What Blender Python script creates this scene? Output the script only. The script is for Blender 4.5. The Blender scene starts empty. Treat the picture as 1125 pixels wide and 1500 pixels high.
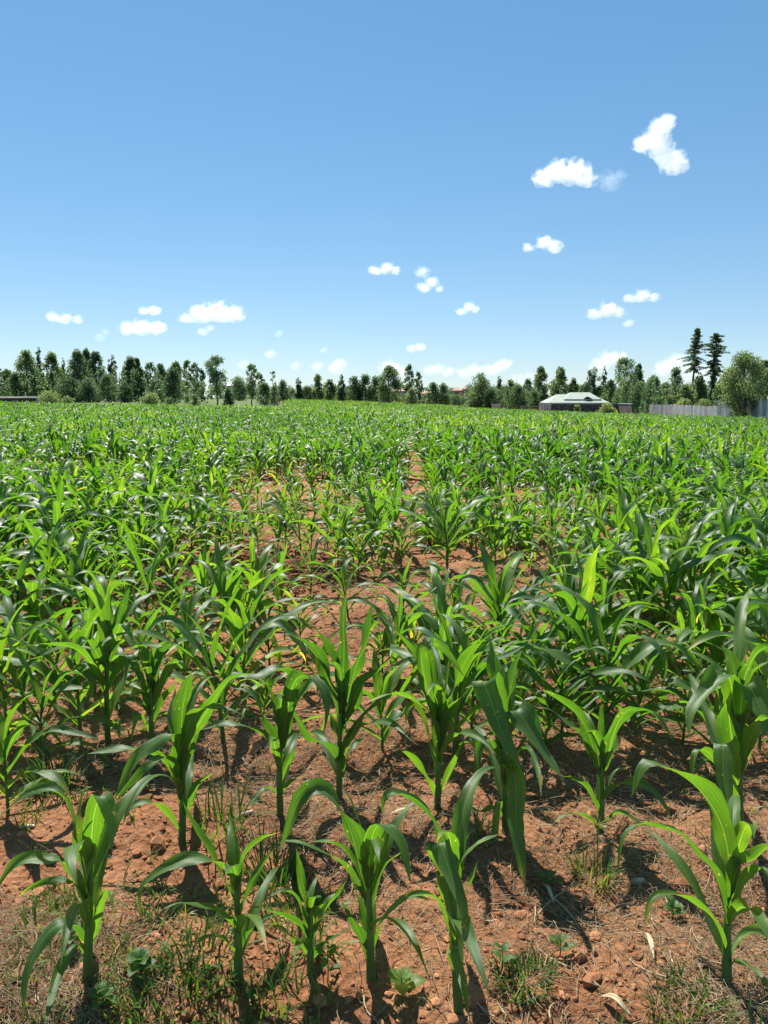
import bpy, math, random
import numpy as np
from math import radians as R, sin, cos, pi, tan, atan, sqrt
rng = np.random.default_rng(11)
random.seed(11)
C = bpy.context.scene.collection
D = bpy.data
sc = bpy.context.scene

# ------------------------------------------------------------------ camera
EYE = 1.6
FPX = 1083.0
PITCH = atan((750 - 583) / FPX)
cam = D.objects.new('camera', D.cameras.new('camera'))
C.objects.link(cam)
cam.data.sensor_width = 36
cam.data.lens = 26
cam.data.clip_start = 0.05
cam.data.clip_end = 30000
cam.location = (0, 0, EYE)
cam.rotation_euler = (pi / 2 - PITCH, 0, 0)
sc.camera = cam
FW = np.array([0, cos(PITCH), -sin(PITCH)])
UP = np.array([0, sin(PITCH), cos(PITCH)])
RT = np.array([1.0, 0, 0])
O = np.array([0, 0, EYE])

def ray(px, py):
    return FW + RT * (px - 562.5) / FPX + UP * (750 - py) / FPX

def at(px, py, y):                       # the point of that sight line at distance y
    d = ray(px, py)
    return O + d * (y / d[1])

def to_px(P):
    P = np.asarray(P, float) - O
    z = P @ FW
    return np.stack([562.5 + FPX * (P @ RT) / z, 750 - FPX * (P @ UP) / z], -1)

# ------------------------------------------------------------------ noise and terrain
_G = np.random.default_rng(5).random((256, 256))
def vn(x, y, f):
    x = np.asarray(x, float) * f + 57.3; y = np.asarray(y, float) * f + 21.7
    xi = np.floor(x).astype(int); yi = np.floor(y).astype(int)
    u = x - xi; v = y - yi
    u = u * u * (3 - 2 * u); v = v * v * (3 - 2 * v)
    g = lambda a, b: _G[a % 256, b % 256]
    return (g(xi, yi) * (1 - u) + g(xi + 1, yi) * u) * (1 - v) + (g(xi, yi + 1) * (1 - u) + g(xi + 1, yi + 1) * u) * v

MOUND = (-1.2, 6.75)
def gz(x, y):
    x = np.asarray(x, float); y = np.asarray(y, float)
    yy = np.clip(y, 0, 140)
    z = np.where(x > 0, np.maximum(-0.0004 * x * yy, -2.1), np.minimum(-0.0003 * x * yy, 1.0))
    near = np.clip((30 - np.hypot(x, y)) / 15, 0, 1)
    r = (vn(x, y, 0.9) - .5) * .07 + (vn(x, y, 2.3) - .5) * .06 + (vn(x, y, 6) - .5) * .035 + (vn(x, y, 14) - .5) * .02
    r = r + .022 * np.cos((y - 1.84) / .70 * 2 * pi + 2.4 * (vn(x, y, .5) - .5))
    m = np.exp(-(((x - MOUND[0]) / .55) ** 2 + ((y - MOUND[1]) / .6) ** 2))
    r = r + m * (.10 + .16 * (vn(x, y, 3.1) - .5) + .10 * (vn(x, y, 8) - .5))
    return z + near * r

def hit(px, py):
    d = ray(px, py)
    t = EYE / -d[2]
    for _ in range(25):
        p = O + d * t
        t += (p[2] - float(gz(p[0], p[1]))) / -d[2] * .8
    return O + d * t

# ------------------------------------------------------------------ mesh helpers
def mesh(name, V, F, uv=None, tone=None, mat=None, smooth=True):
    V = np.asarray(V, np.float32)
    me = D.meshes.new(name)
    Fs = F if isinstance(F, list) and F and isinstance(F[0], np.ndarray) and F[0].ndim == 2 else [np.asarray(F)]
    Fs = [f for f in Fs if len(f)]
    nl = sum(f.size for f in Fs); nf = sum(len(f) for f in Fs)
    me.vertices.add(len(V)); me.vertices.foreach_set('co', V.ravel())
    me.loops.add(nl); me.loops.foreach_set('vertex_index', np.concatenate([f.ravel() for f in Fs]).astype(np.int32))
    me.polygons.add(nf)
    tot = np.concatenate([np.full(len(f), f.shape[1]) for f in Fs])
    st = np.concatenate([[0], np.cumsum(tot)[:-1]])
    me.polygons.foreach_set('loop_start', st.astype(np.int32))
    me.polygons.foreach_set('use_smooth', np.full(nf, smooth))
    if uv is not None:
        a = me.attributes.new('luv', 'FLOAT2', 'POINT'); a.data.foreach_set('vector', np.asarray(uv, np.float32).ravel())
    if tone is not None:
        a = me.attributes.new('tone', 'FLOAT', 'POINT'); a.data.foreach_set('value', np.asarray(tone, np.float32).ravel())
    me.update(calc_edges=True)
    if mat: me.materials.append(mat)
    return me

def link(name, me, parent=None, loc=None):
    o = D.objects.new(name, me); C.objects.link(o)
    if parent: o.parent = parent
    if loc is not None: o.location = tuple(float(c) for c in loc)
    return o

def tag(o, label=None, cat=None, group=None, kind=None):
    if label: o['label'] = label
    if cat: o['category'] = cat
    if group: o['group'] = group
    if kind: o['kind'] = kind
    return o

def thing(name, loc, label, cat, group=None, rz=0):
    o = link(name, None, None, loc); o.rotation_euler = (0, 0, rz); o.empty_display_size = .2
    return tag(o, label, cat, group)

class MB:
    def __init__(s): s.V = []; s.F4 = []; s.F3 = []; s.U = []; s.T = []; s.n = 0
    def add(s, V, F, uv=None, tone=.5):
        V = np.asarray(V, float).reshape(-1, 3); F = np.asarray(F, int)
        s.V.append(V)
        (s.F4 if F.shape[1] == 4 else s.F3).append(F + s.n)
        s.U.append(np.zeros((len(V), 2)) if uv is None else np.asarray(uv, float))
        s.T.append(np.broadcast_to(np.asarray(tone, float), (len(V),)))
        s.n += len(V)
    def box(s, c, d, rz=0, tone=.5):
        x, y, z = [h / 2 for h in d]
        v = np.array([[a * x, b * y, e * z] for e in (-1, 1) for a, b in ((-1, -1), (1, -1), (1, 1), (-1, 1))])
        M = np.array([[cos(rz), -sin(rz), 0], [sin(rz), cos(rz), 0], [0, 0, 1]])
        s.add(v @ M.T + np.array(c), [[0, 3, 2, 1], [4, 5, 6, 7], [0, 1, 5, 4], [1, 2, 6, 5], [2, 3, 7, 6], [3, 0, 4, 7]], None, tone)
    def tube(s, P, r, k=6, tone=.5, cap=True):
        P = np.asarray(P, float); r = np.broadcast_to(np.asarray(r, float), (len(P),))
        T = np.gradient(P, axis=0); T /= np.linalg.norm(T, axis=1)[:, None] + 1e-9
        a = np.array([0, 0, 1.0]) if abs(T[0][2]) < .9 else np.array([1.0, 0, 0])
        A = np.cross(T, a); A /= np.linalg.norm(A, axis=1)[:, None] + 1e-9
        B = np.cross(T, A)
        th = np.arange(k) * 2 * pi / k
        V = P[:, None] + r[:, None, None] * (np.cos(th)[None, :, None] * A[:, None] + np.sin(th)[None, :, None] * B[:, None])
        n = len(P)
        F = [[i * k + j, i * k + (j + 1) % k, (i + 1) * k + (j + 1) % k, (i + 1) * k + j] for i in range(n - 1) for j in range(k)]
        uv = np.stack([np.tile(th / (2 * pi), n), np.repeat(np.linspace(0, 1, n), k)], -1)
        s.add(V.reshape(-1, 3), F, uv, tone)
    def done(s, name, mat, smooth=True):
        F = []
        if s.F4: F.append(np.concatenate(s.F4))
        if s.F3: F.append(np.concatenate(s.F3))
        return mesh(name, np.concatenate(s.V), F, np.concatenate(s.U), np.concatenate(s.T), mat, smooth)

# ------------------------------------------------------------------ materials
def new_mat(name):
    m = D.materials.new(name); m.use_nodes = True
    nt = m.node_tree; nt.nodes.clear()
    out = nt.nodes.new('ShaderNodeOutputMaterial')
    return m, nt, out

class N:
    def __init__(s, nt): s.nt = nt
    def __call__(s, typ, ins=None, **kw):
        n = s.nt.nodes.new('ShaderNode' + typ)
        for k, v in kw.items(): setattr(n, k, v)
        for k, v in (ins or {}).items():
            sk = n.inputs[k]
            if hasattr(v, 'is_output') or isinstance(v, bpy.types.NodeSocket): s.nt.links.new(v, sk)
            else: sk.default_value = v
        return n
    def math(s, op, a, b=0.0, c=None, clamp=False):
        ins = {0: a, 1: b}
        if c is not None: ins[2] = c
        return s('Math', ins, operation=op, use_clamp=clamp).outputs[0]
    def mix(s, f, a, b, blend='MIX'):
        n = s.nt.nodes.new('ShaderNodeMix'); n.data_type = 'RGBA'; n.blend_type = blend
        for k, v in ((0, f), (6, a), (7, b)):
            if isinstance(v, bpy.types.NodeSocket): s.nt.links.new(v, n.inputs[k])
            else: n.inputs[k].default_value = v
        return n.outputs[2]
    def ramp(s, f, stops):
        n = s('ValToRGB', {0: f}); e = n.color_ramp.elements
        while len(e) < len(stops): e.new(.5)
        for el, (p, c) in zip(e, stops): el.position = p; el.color = (*c, 1) if len(c) == 3 else c
        return n.outputs[0]
    def smooth(s, v, lo, hi):
        return s('MapRange', {0: v, 1: lo, 2: hi, 3: 0.0, 4: 1.0}, interpolation_type='SMOOTHSTEP').outputs[0]

def leaf_material(name, stops, trans, fac, rough, veins=True, spec=.5):
    m, nt, out = new_mat(name); n = N(nt)
    tone = n('Attribute', attribute_name='tone').outputs['Fac']
    orand = n('ObjectInfo').outputs['Random']
    t = n.math('ADD', tone, n.math('MULTIPLY', n.math('SUBTRACT', orand, .5), .14))
    uvn = n('Attribute', attribute_name='luv').outputs['Vector']
    sep = n('SeparateXYZ', {0: uvn})
    u, v = sep.outputs[0], sep.outputs[1]
    geo = n('NewGeometry').outputs['Position']
    pat = n('TexNoise', {'Vector': geo, 'Scale': 9.0, 'Detail': 3.0}).outputs['Fac']
    t = n.math('ADD', t, n.math('MULTIPLY', n.math('SUBTRACT', pat, .5), .35))
    col = n.ramp(t, stops)
    if veins:
        st = n('CombineXYZ', {0: n.math('MULTIPLY', u, 16.0), 1: n.math('MULTIPLY', v, 1.6), 2: n.math('MULTIPLY', orand, 40.0)}).outputs[0]
        stripe = n('TexNoise', {'Vector': st, 'Scale': 1.0, 'Detail': 2.0}).outputs['Fac']
        col = n.mix(n.math('MULTIPLY', n.smooth(stripe, .35, .75), .35), col, n.mix(.5, col, (.15, .30, .06, 1)))
        au = n.math('ABSOLUTE', u)
        wid = n.math('MULTIPLY_ADD', v, -.05, .085)
        rib = n.math('MULTIPLY', n.math('SUBTRACT', 1.0, n.smooth(n.math('DIVIDE', au, wid), .35, 1.2)), .42)
        col = n.mix(rib, col, (.17, .29, .09, 1))
        fleck = n('TexNoise', {'Vector': geo, 'Scale': 55.0, 'Detail': 3.0, 'Roughness': .6}).outputs['Fac']
        col = n.mix(n.math('MULTIPLY', n.smooth(fleck, .66, .72), .7), col, (.30, .24, .09, 1))
        hgt = n.math('ADD', n.math('MULTIPLY', stripe, .5), n.math('MULTIPLY', rib, -.6))
        bmp = n('Bump', {'Height': hgt, 'Strength': .35, 'Distance': .004}).outputs[0]
    wax = n.mix(n.math('MULTIPLY_ADD', pat, .35, .04), col, (.10, .15, .06, 1)) if veins else n.mix(.15, col, (.10, .15, .05, 1)) if 'maize' in name else col
    b = n('BsdfPrincipled', {'Base Color': wax, 'Roughness': rough, 'IOR': 1.45})
    if 'Specular IOR Level' in b.inputs: b.inputs['Specular IOR Level'].default_value = spec
    tcol = n.mix(1.0, col, trans, 'MULTIPLY')
    tr = n('BsdfTranslucent', {'Color': tcol})
    if veins:
        nt.links.new(bmp, b.inputs['Normal'])
    mx = n('MixShader', {0: fac, 1: b.outputs[0], 2: tr.outputs[0]})
    nt.links.new(mx.outputs[0], out.inputs[0])
    return m

M = {}
MAIZE = [(0, (.009, .034, .006)), (.3, (.018, .064, .008)), (.55, (.044, .108, .010)), (.75, (.12, .18, .02)), (.9, (.28, .22, .09)), (1, (.36, .26, .12))]
M['maize'] = leaf_material('maize_leaf', MAIZE, (5.6, 5.0, 1.5, 1), .36, .47, spec=.5)
M['maize_far'] = leaf_material('maize_far_leaf', MAIZE, (5.4, 5.0, 1.4, 1), .36, .48, veins=False, spec=.6)
M['grass'] = leaf_material('grass_blade', [(0, (.016, .06, .009)), (.45, (.05, .13, .015)), (.7, (.15, .19, .04)), (1, (.32, .25, .10))], (3, 2.6, 1.2, 1), .35, .5, veins=False)
M['tree'] = leaf_material('tree_foliage', [(0, (.018, .044, .020)), (.35, (.046, .084, .045)), (.6, (.092, .138, .075)), (.85, (.17, .20, .075)), (1, (.24, .26, .10))], (2.7, 2.7, 1.7, 1), .5, .5, veins=False, spec=.4)

def plain(name, col, rough=.7, noise=None, bump=0, metal=0, scale=6, spec=.5):
    m, nt, out = new_mat(name); n = N(nt)
    c = (*col, 1)
    nz = n('TexNoise', {'Vector': n('NewGeometry').outputs['Position'], 'Scale': float(scale), 'Detail': 6.0}).outputs['Fac']
    if noise: c = n.mix(n.smooth(nz, .3, .7), (*col, 1), (*noise, 1))
    b = n('BsdfPrincipled', {'Base Color': c, 'Roughness': rough, 'Metallic': metal})
    b.inputs['Specular IOR Level'].default_value = spec
    if bump: nt.links.new(n('Bump', {'Height': nz, 'Strength': bump, 'Distance': .05}).outputs[0], b.inputs['Normal'])
    nt.links.new(b.outputs[0], out.inputs[0])
    return m

def tone_mat(name, stops, rough=.85, nscale=30., namp=.3):
    m, nt, out = new_mat(name); n = N(nt)
    tone = n('Attribute', attribute_name='tone').outputs['Fac']
    nz = n('TexNoise', {'Vector': n('NewGeometry').outputs['Position'], 'Scale': nscale, 'Detail': 5.0}).outputs['Fac']
    col = n.ramp(n.math('ADD', tone, n.math('MULTIPLY', n.math('SUBTRACT', nz, .5), namp)), stops)
    b = n('BsdfPrincipled', {'Base Color': col, 'Roughness': rough})
    b.inputs['Specular IOR Level'].default_value = .25
    nt.links.new(n('Bump', {'Height': nz, 'Strength': .5, 'Distance': .01}).outputs[0], b.inputs['Normal'])
    nt.links.new(b.outputs[0], out.inputs[0])
    return m

SOILA, SOILB, SOILC = (.41, .196, .092), (.28, .120, .053), (.13, .048, .020)
M['stalk'] = tone_mat('maize_stalk', [(0, (.10, .05, .03)), (.2, (.05, .11, .03)), (.6, (.06, .16, .03)), (1, (.16, .27, .07))], .5, 18.)
M['straw'] = tone_mat('dry_straw', [(0, (.12, .066, .030)), (.5, (.36, .255, .135)), (1, (.56, .44, .28))], .7)
M['clod'] = tone_mat('soil_clods', [(0, SOILC), (.5, SOILB), (1, SOILA)], .95, 40.)
M['bark'] = plain('tree_bark', (.13, .095, .07), .9, (.05, .038, .03), .5)
M['pale_bark'] = plain('pale_bark', (.34, .29, .23), .9, (.16, .12, .09), .5)
M['roof'] = plain('pale_green_roof', (.37, .41, .33), .5, (.32, .37, .28), scale=.7)
M['white'] = plain('white_paint', (.55, .55, .52), .6, (.45, .45, .42), scale=2)
M['wall'] = plain('plaster_wall', (.32, .28, .23), .9, (.23, .19, .16), scale=2)
M['stone'] = plain('dark_stone', (.15, .125, .11), .9, (.045, .038, .034), .6, scale=2.2)
M['pale_stone'] = plain('pale_stone', (.72, .60, .50), .9, (.45, .37, .31), .6, scale=2.5)
M['wood'] = plain('weathered_wood', (.22, .15, .11), .9, (.11, .075, .055), .4, scale=2)
M['dark'] = plain('dark_opening', (.03, .03, .03), .9)
M['red_roof'] = plain('red_tile_roof', (.52, .22, .16), .8, (.42, .18, .13), scale=.6)
M['pink_wall'] = plain('pink_wall', (.58, .38, .31), .9, (.50, .32, .26), scale=.6)
M['cob'] = plain('pale_cob', (.62, .5, .38), .8, (.45, .33, .24), .4, scale=60)
for i, (a, b) in enumerate((((.76, .75, .71), (.60, .59, .55)), ((.56, .56, .55), (.45, .45, .44)), ((.86, .84, .80), (.66, .62, .57)), ((.36, .37, .39), (.28, .29, .30)))):
    M['sheet%d' % i] = plain('galvanised_sheet', a, .5, b, metal=.1, scale=1.5)

# ground: red soil in the maize field, rough grass beyond its edges
m, nt, out = new_mat('red_soil'); n = N(nt)
P = n('NewGeometry').outputs['Position']
n1 = n('TexNoise', {'Vector': P, 'Scale': 1.7, 'Detail': 8.0, 'Roughness': .65}).outputs['Fac']
n2 = n('TexNoise', {'Vector': P, 'Scale': 22.0, 'Detail': 8.0, 'Roughness': .7}).outputs['Fac']
n3 = n('TexVoronoi', {'Vector': P, 'Scale': 34.0, 'Randomness': 1.0})
soil = n.ramp(n.math('ADD', n.math('MULTIPLY', n1, .55), n.math('MULTIPLY', n2, .45)), [(.33, SOILC), (.47, SOILB), (.60, SOILA), (.76, (.48, .26, .135))])
mound = n('Attribute', attribute_name='tone').outputs['Fac']
soil = n.mix(n.math('MULTIPLY', mound, .85), soil, n.ramp(n2, [(.3, (.065, .018, .010)), (.7, (.15, .046, .022))]))
grassc = n.ramp(n('TexNoise', {'Vector': P, 'Scale': .12, 'Detail': 8.0, 'Roughness': .7}).outputs['Fac'], [(.3, (.085, .13, .035)), (.55, (.12, .16, .05)), (.75, (.19, .17, .08))])
luv = n('SeparateXYZ', {0: n('Attribute', attribute_name='luv').outputs['Vector']})
col = n.mix(luv.outputs[0], soil, grassc)
hh = n.math('ADD', n.math('MULTIPLY', n2, 1.0), n.math('MULTIPLY', n3.outputs['Distance'], .5))
b = n('BsdfPrincipled', {'Base Color': col, 'Roughness': .95}); b.inputs['Specular IOR Level'].default_value = .2
nt.links.new(n('Bump', {'Height': hh, 'Strength': .9, 'Distance': .03}).outputs[0], b.inputs['Normal'])
nt.links.new(b.outputs[0], out.inputs[0]); M['soil'] = m

def in_field(x, y):
    x = np.asarray(x); y = np.asarray(y)
    left = np.where(y < 64, -1e9, -.135 * y)
    return (x > left) & (x < 35.5 - np.clip(y - 120, 0, 200) * .18) & (y < 235)

def axis(lo, hi, mid0, mid1, step, grow=1.12):
    a = list(np.arange(mid0, mid1, step)); s = step
    while a[-1] < hi: s *= grow; a.append(a[-1] + s)
    s = step; pre = []
    x = mid0
    while x > lo: s *= grow; x -= s; pre.append(x)
    return np.array(pre[::-1] + a)
xs = axis(-4000, 4000, -3.6, 3.6, .026, 1.06); ys = axis(-40, 6000, 1.2, 7.6, .026, 1.045)
X, Y = np.meshgrid(xs, ys)
Vg = np.stack([X, Y, gz(X, Y)], -1).reshape(-1, 3)
nx, ny = len(xs), len(ys)
idx = np.arange(nx * ny).reshape(ny, nx)
Fg = np.stack([idx[:-1, :-1], idx[:-1, 1:], idx[1:, 1:], idx[1:, :-1]], -1).reshape(-1, 4)
mtone = np.exp(-(((X - MOUND[0]) / .62) ** 2 + ((Y - MOUND[1]) / .65) ** 2) * 1.2).ravel()
mtone = np.clip(mtone * (1.6 * vn(X, Y, 3).ravel() + .5), 0, 1)
gmask = (~in_field(X, Y)).astype(float).ravel()
g = link('ground', mesh('ground', Vg, Fg, np.stack([gmask, gmask], -1), mtone, M['soil']))
tag(g, kind='structure')

# ------------------------------------------------------------------ maize
WT = [0, .06, .18, .36, .55, .75, .9, 1.0]
WW = [.48, .60, .93, 1.0, .95, .70, .36, .015]
def leaf_grid(P, Bv, w, m, r_st, seed, fold=.5, ruf=.16, tone=.4, dry=0.0, sheath=True):
    """a maize blade along the midrib P: rows of m points, wrapped round the stalk at its foot, keeled, wavy-edged"""
    q = np.random.default_rng(seed)
    n = len(P)
    d = np.r_[0, np.cumsum(np.linalg.norm(np.diff(P, axis=0), axis=1))]
    t = d / d[-1]
    T = np.gradient(P, axis=0); T /= np.linalg.norm(T, axis=1)[:, None] + 1e-9
    B = Bv - (Bv * T).sum(1)[:, None] * T
    B /= np.linalg.norm(B, axis=1)[:, None] + 1e-9
    Nn = np.cross(T, B)
    hw = np.interp(t, WT, WW) * w / 2
    A = np.interp(t, [0, .10, .3, .6, 1], [1.7 if sheath else .9, 1.0, fold + .25, fold, .15])
    s = np.linspace(-1, 1, m)
    a = A[:, None] * s[None]
    jag = np.stack([np.interp(np.arange(n), np.arange(-1, n + 1, 1)[:n + 2], np.r_[1, 1 - .14 * q.random(n) ** 2.5, 1]) for _ in (0, 1)])
    lat = hw[:, None] * np.sin(a) / A[:, None] * np.where(s[None] > 0, jag[0][:, None], jag[1][:, None])
    lift = hw[:, None] * (1 - np.cos(a)) / A[:, None] + (fold * .35 * hw)[:, None] * np.abs(s)[None]
    k1, k2 = q.uniform(9, 15, 2) * max(.6, min(1.4, d[-1] / .55)); p1, p2 = q.uniform(0, 6.28, 2)
    env = np.interp(t, [0, .15, .4, .8, 1], [0, .5, 1, .7, 0]) * hw * ruf
    wave = np.where(s[None] > 0, np.sin(k1 * t + p1)[:, None], np.sin(k2 * t + p2)[:, None]) * (s ** 2)[None] * env[:, None] * 1.7
    V = P[:, None] + lat[..., None] * B[:, None] + (lift + wave)[..., None] * Nn[:, None]
    ix = np.arange(n * m).reshape(n, m)
    F = np.stack([ix[:-1, :-1], ix[:-1, 1:], ix[1:, 1:], ix[1:, :-1]], -1).reshape(-1, 4)
    uv = np.stack(np.broadcast_arrays(s[None], t[:, None]), -1).reshape(-1, 2)
    tn = tone + dry * np.clip((t - .72) / .28, 0, 1) ** 1.5 * .55
    return V.reshape(-1, 3), F, uv, np.repeat(tn, m)

def spline(pts, n):
    """Catmull-Rom through pts, evenly resampled to n points"""
    p = np.asarray(pts, float)
    p = np.vstack([2 * p[0] - p[1], p, 2 * p[-1] - p[-2]])
    o = []
    for i in range(1, len(p) - 2):
        for u in np.linspace(0, 1, 12, endpoint=False):
            a, b, c, d = p[i - 1], p[i], p[i + 1], p[i + 2]
            o.append(.5 * (2 * b + (c - a) * u + (2 * a - 5 * b + 4 * c - d) * u * u + (3 * b - a - 3 * c + d) * u ** 3))
    o.append(p[-2]); o = np.array(o)
    s = np.r_[0, np.cumsum(np.linalg.norm(np.diff(o, axis=0), axis=1))]
    tt = np.linspace(0, s[-1], n)
    return np.stack([np.interp(tt, s, o[:, k]) for k in range(o.shape[1])], -1)

def stalk_grid(P, r0, r1, k=8):
    mb = MB(); n = len(P)
    t = np.linspace(0, 1, n)
    r = r0 + (r1 - r0) * t
    r = r * (1 + .10 * np.maximum(0, np.cos(t * 2 * pi * 5)) ** 6)
    mb.tube(P, r, k, np.clip(.05 + 1.6 * t, 0, .75).repeat(k))
    return np.concatenate(mb.V), np.concatenate(mb.F4), np.concatenate(mb.U), np.concatenate(mb.T)

def generic_plant(seed, lod):
    """one maize plant about 0.85 m tall at the origin, leaves in two ranks along local x: list of (kind, V, F, uv, tone)"""
    q = np.random.default_rng(seed)
    nL = {0: 9, 1: 9, 2: 7, 3: 5}[lod]; nseg = {0: 16, 1: 8, 2: 4, 3: 3}[lod]; m = {0: 7, 1: 5, 2: 3, 3: 2}[lod]
    H = .85; hs = H * q.uniform(.42, .55)
    lean = q.uniform(-.05, .05, 2)
    out = []
    ax = lambda h: np.array([lean[0] * (h / hs) ** 2 * hs * 2, lean[1] * (h / hs) ** 2 * hs * 2, h])
    sp = np.array([ax(h) for h in np.linspace(-.04, hs * 1.12, {0: 13, 1: 6, 2: 3, 3: 2}[lod])])
    V, F, U, T = stalk_grid(sp, .0135, .006, {0: 8, 1: 6, 2: 4, 3: 3}[lod])
    out.append(('stalk', V, F, U, T))
    base_tone = q.uniform(.34, .52); habit = q.uniform(.75, 1.3); wl = q.uniform(.85, 1.2)
    for i in range(nL):
        f = i / (nL - 1)
        if lod > 1: f = .15 + .85 * f
        phi = (0 if i % 2 == 0 else pi) + q.normal(0, .38)
        h0 = hs * (.14 + .90 * f)
        L = H * (.48 + .42 * sin(pi * min(1, .15 + f * .82))) * q.uniform(.85, 1.15)
        th0 = R(52 - 42 * f ** .8) * q.uniform(.8, 1.2)
        top = f > .78
        Dl = R(q.uniform(20, 105) if top else q.uniform(75, 135)) * habit
        p = q.uniform(1.3, 2.6)
        kink = q.random() < .25 and not top
        t = np.linspace(0, 1, 40)
        th = th0 + Dl * (t ** p if not kink else .25 * t + .85 / (1 + np.exp(-(t - q.uniform(.4, .6)) * 14)))
        ph = phi + q.normal(0, .35) * t ** 2
        dP = np.stack([np.sin(th) * np.cos(ph), np.sin(th) * np.sin(ph), np.cos(th)], -1) * (L / 39)
        P = np.vstack([[0, 0, 0], np.cumsum(dP, 0)[:-1]]) + ax(h0) + .008 * np.array([cos(phi), sin(phi), 0])
        P = P[np.round(np.linspace(0, 39, nseg)).astype(int)] if lod < 2 else P[np.round(np.linspace(4, 39, nseg)).astype(int)]
        tw = q.normal(0, .5) * np.linspace(0, 1, nseg) ** 1.3
        ph = np.interp(np.linspace(0, 1, nseg), t, ph)
        Bv = np.stack([-np.sin(ph), np.cos(ph), 0 * ph], -1)
        Tt = np.gradient(P, axis=0); Tt /= np.linalg.norm(Tt, axis=1)[:, None] + 1e-9
        Nv = np.cross(Tt, Bv)
        Bv = Bv * np.cos(tw)[:, None] + Nv * np.sin(tw)[:, None]
        w = (.041 + .044 * sin(pi * min(1, .12 + f * .75))) * wl * q.uniform(.85, 1.15) * (.8 if f > .93 else 1) * (1.25 if lod == 3 else 1.1 if lod == 2 else 1)
        out.append(('leaf',) + leaf_grid(P, Bv, w, m, .012, seed * 31 + i, q.uniform(.15, .45) + (.2 if top else 0), .26, base_tone + q.normal(0, .05) + (.05 if top else 0) + (.12 if f < .15 else 0), (q.random() < (.3 if f < .4 else .06)) * (1 if lod < 1 else .35)))
    return out

NP = 22
def new_plant(label, loc, rz=0, s=1.0, tilt=(0, 0)):
    o = thing('maize_plant', loc, label, 'maize plant', 'maize plants of the field', rz)
    o.rotation_euler = (tilt[0], tilt[1], rz); o.scale = (s, s, s)
    return o

occupied = []
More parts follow.
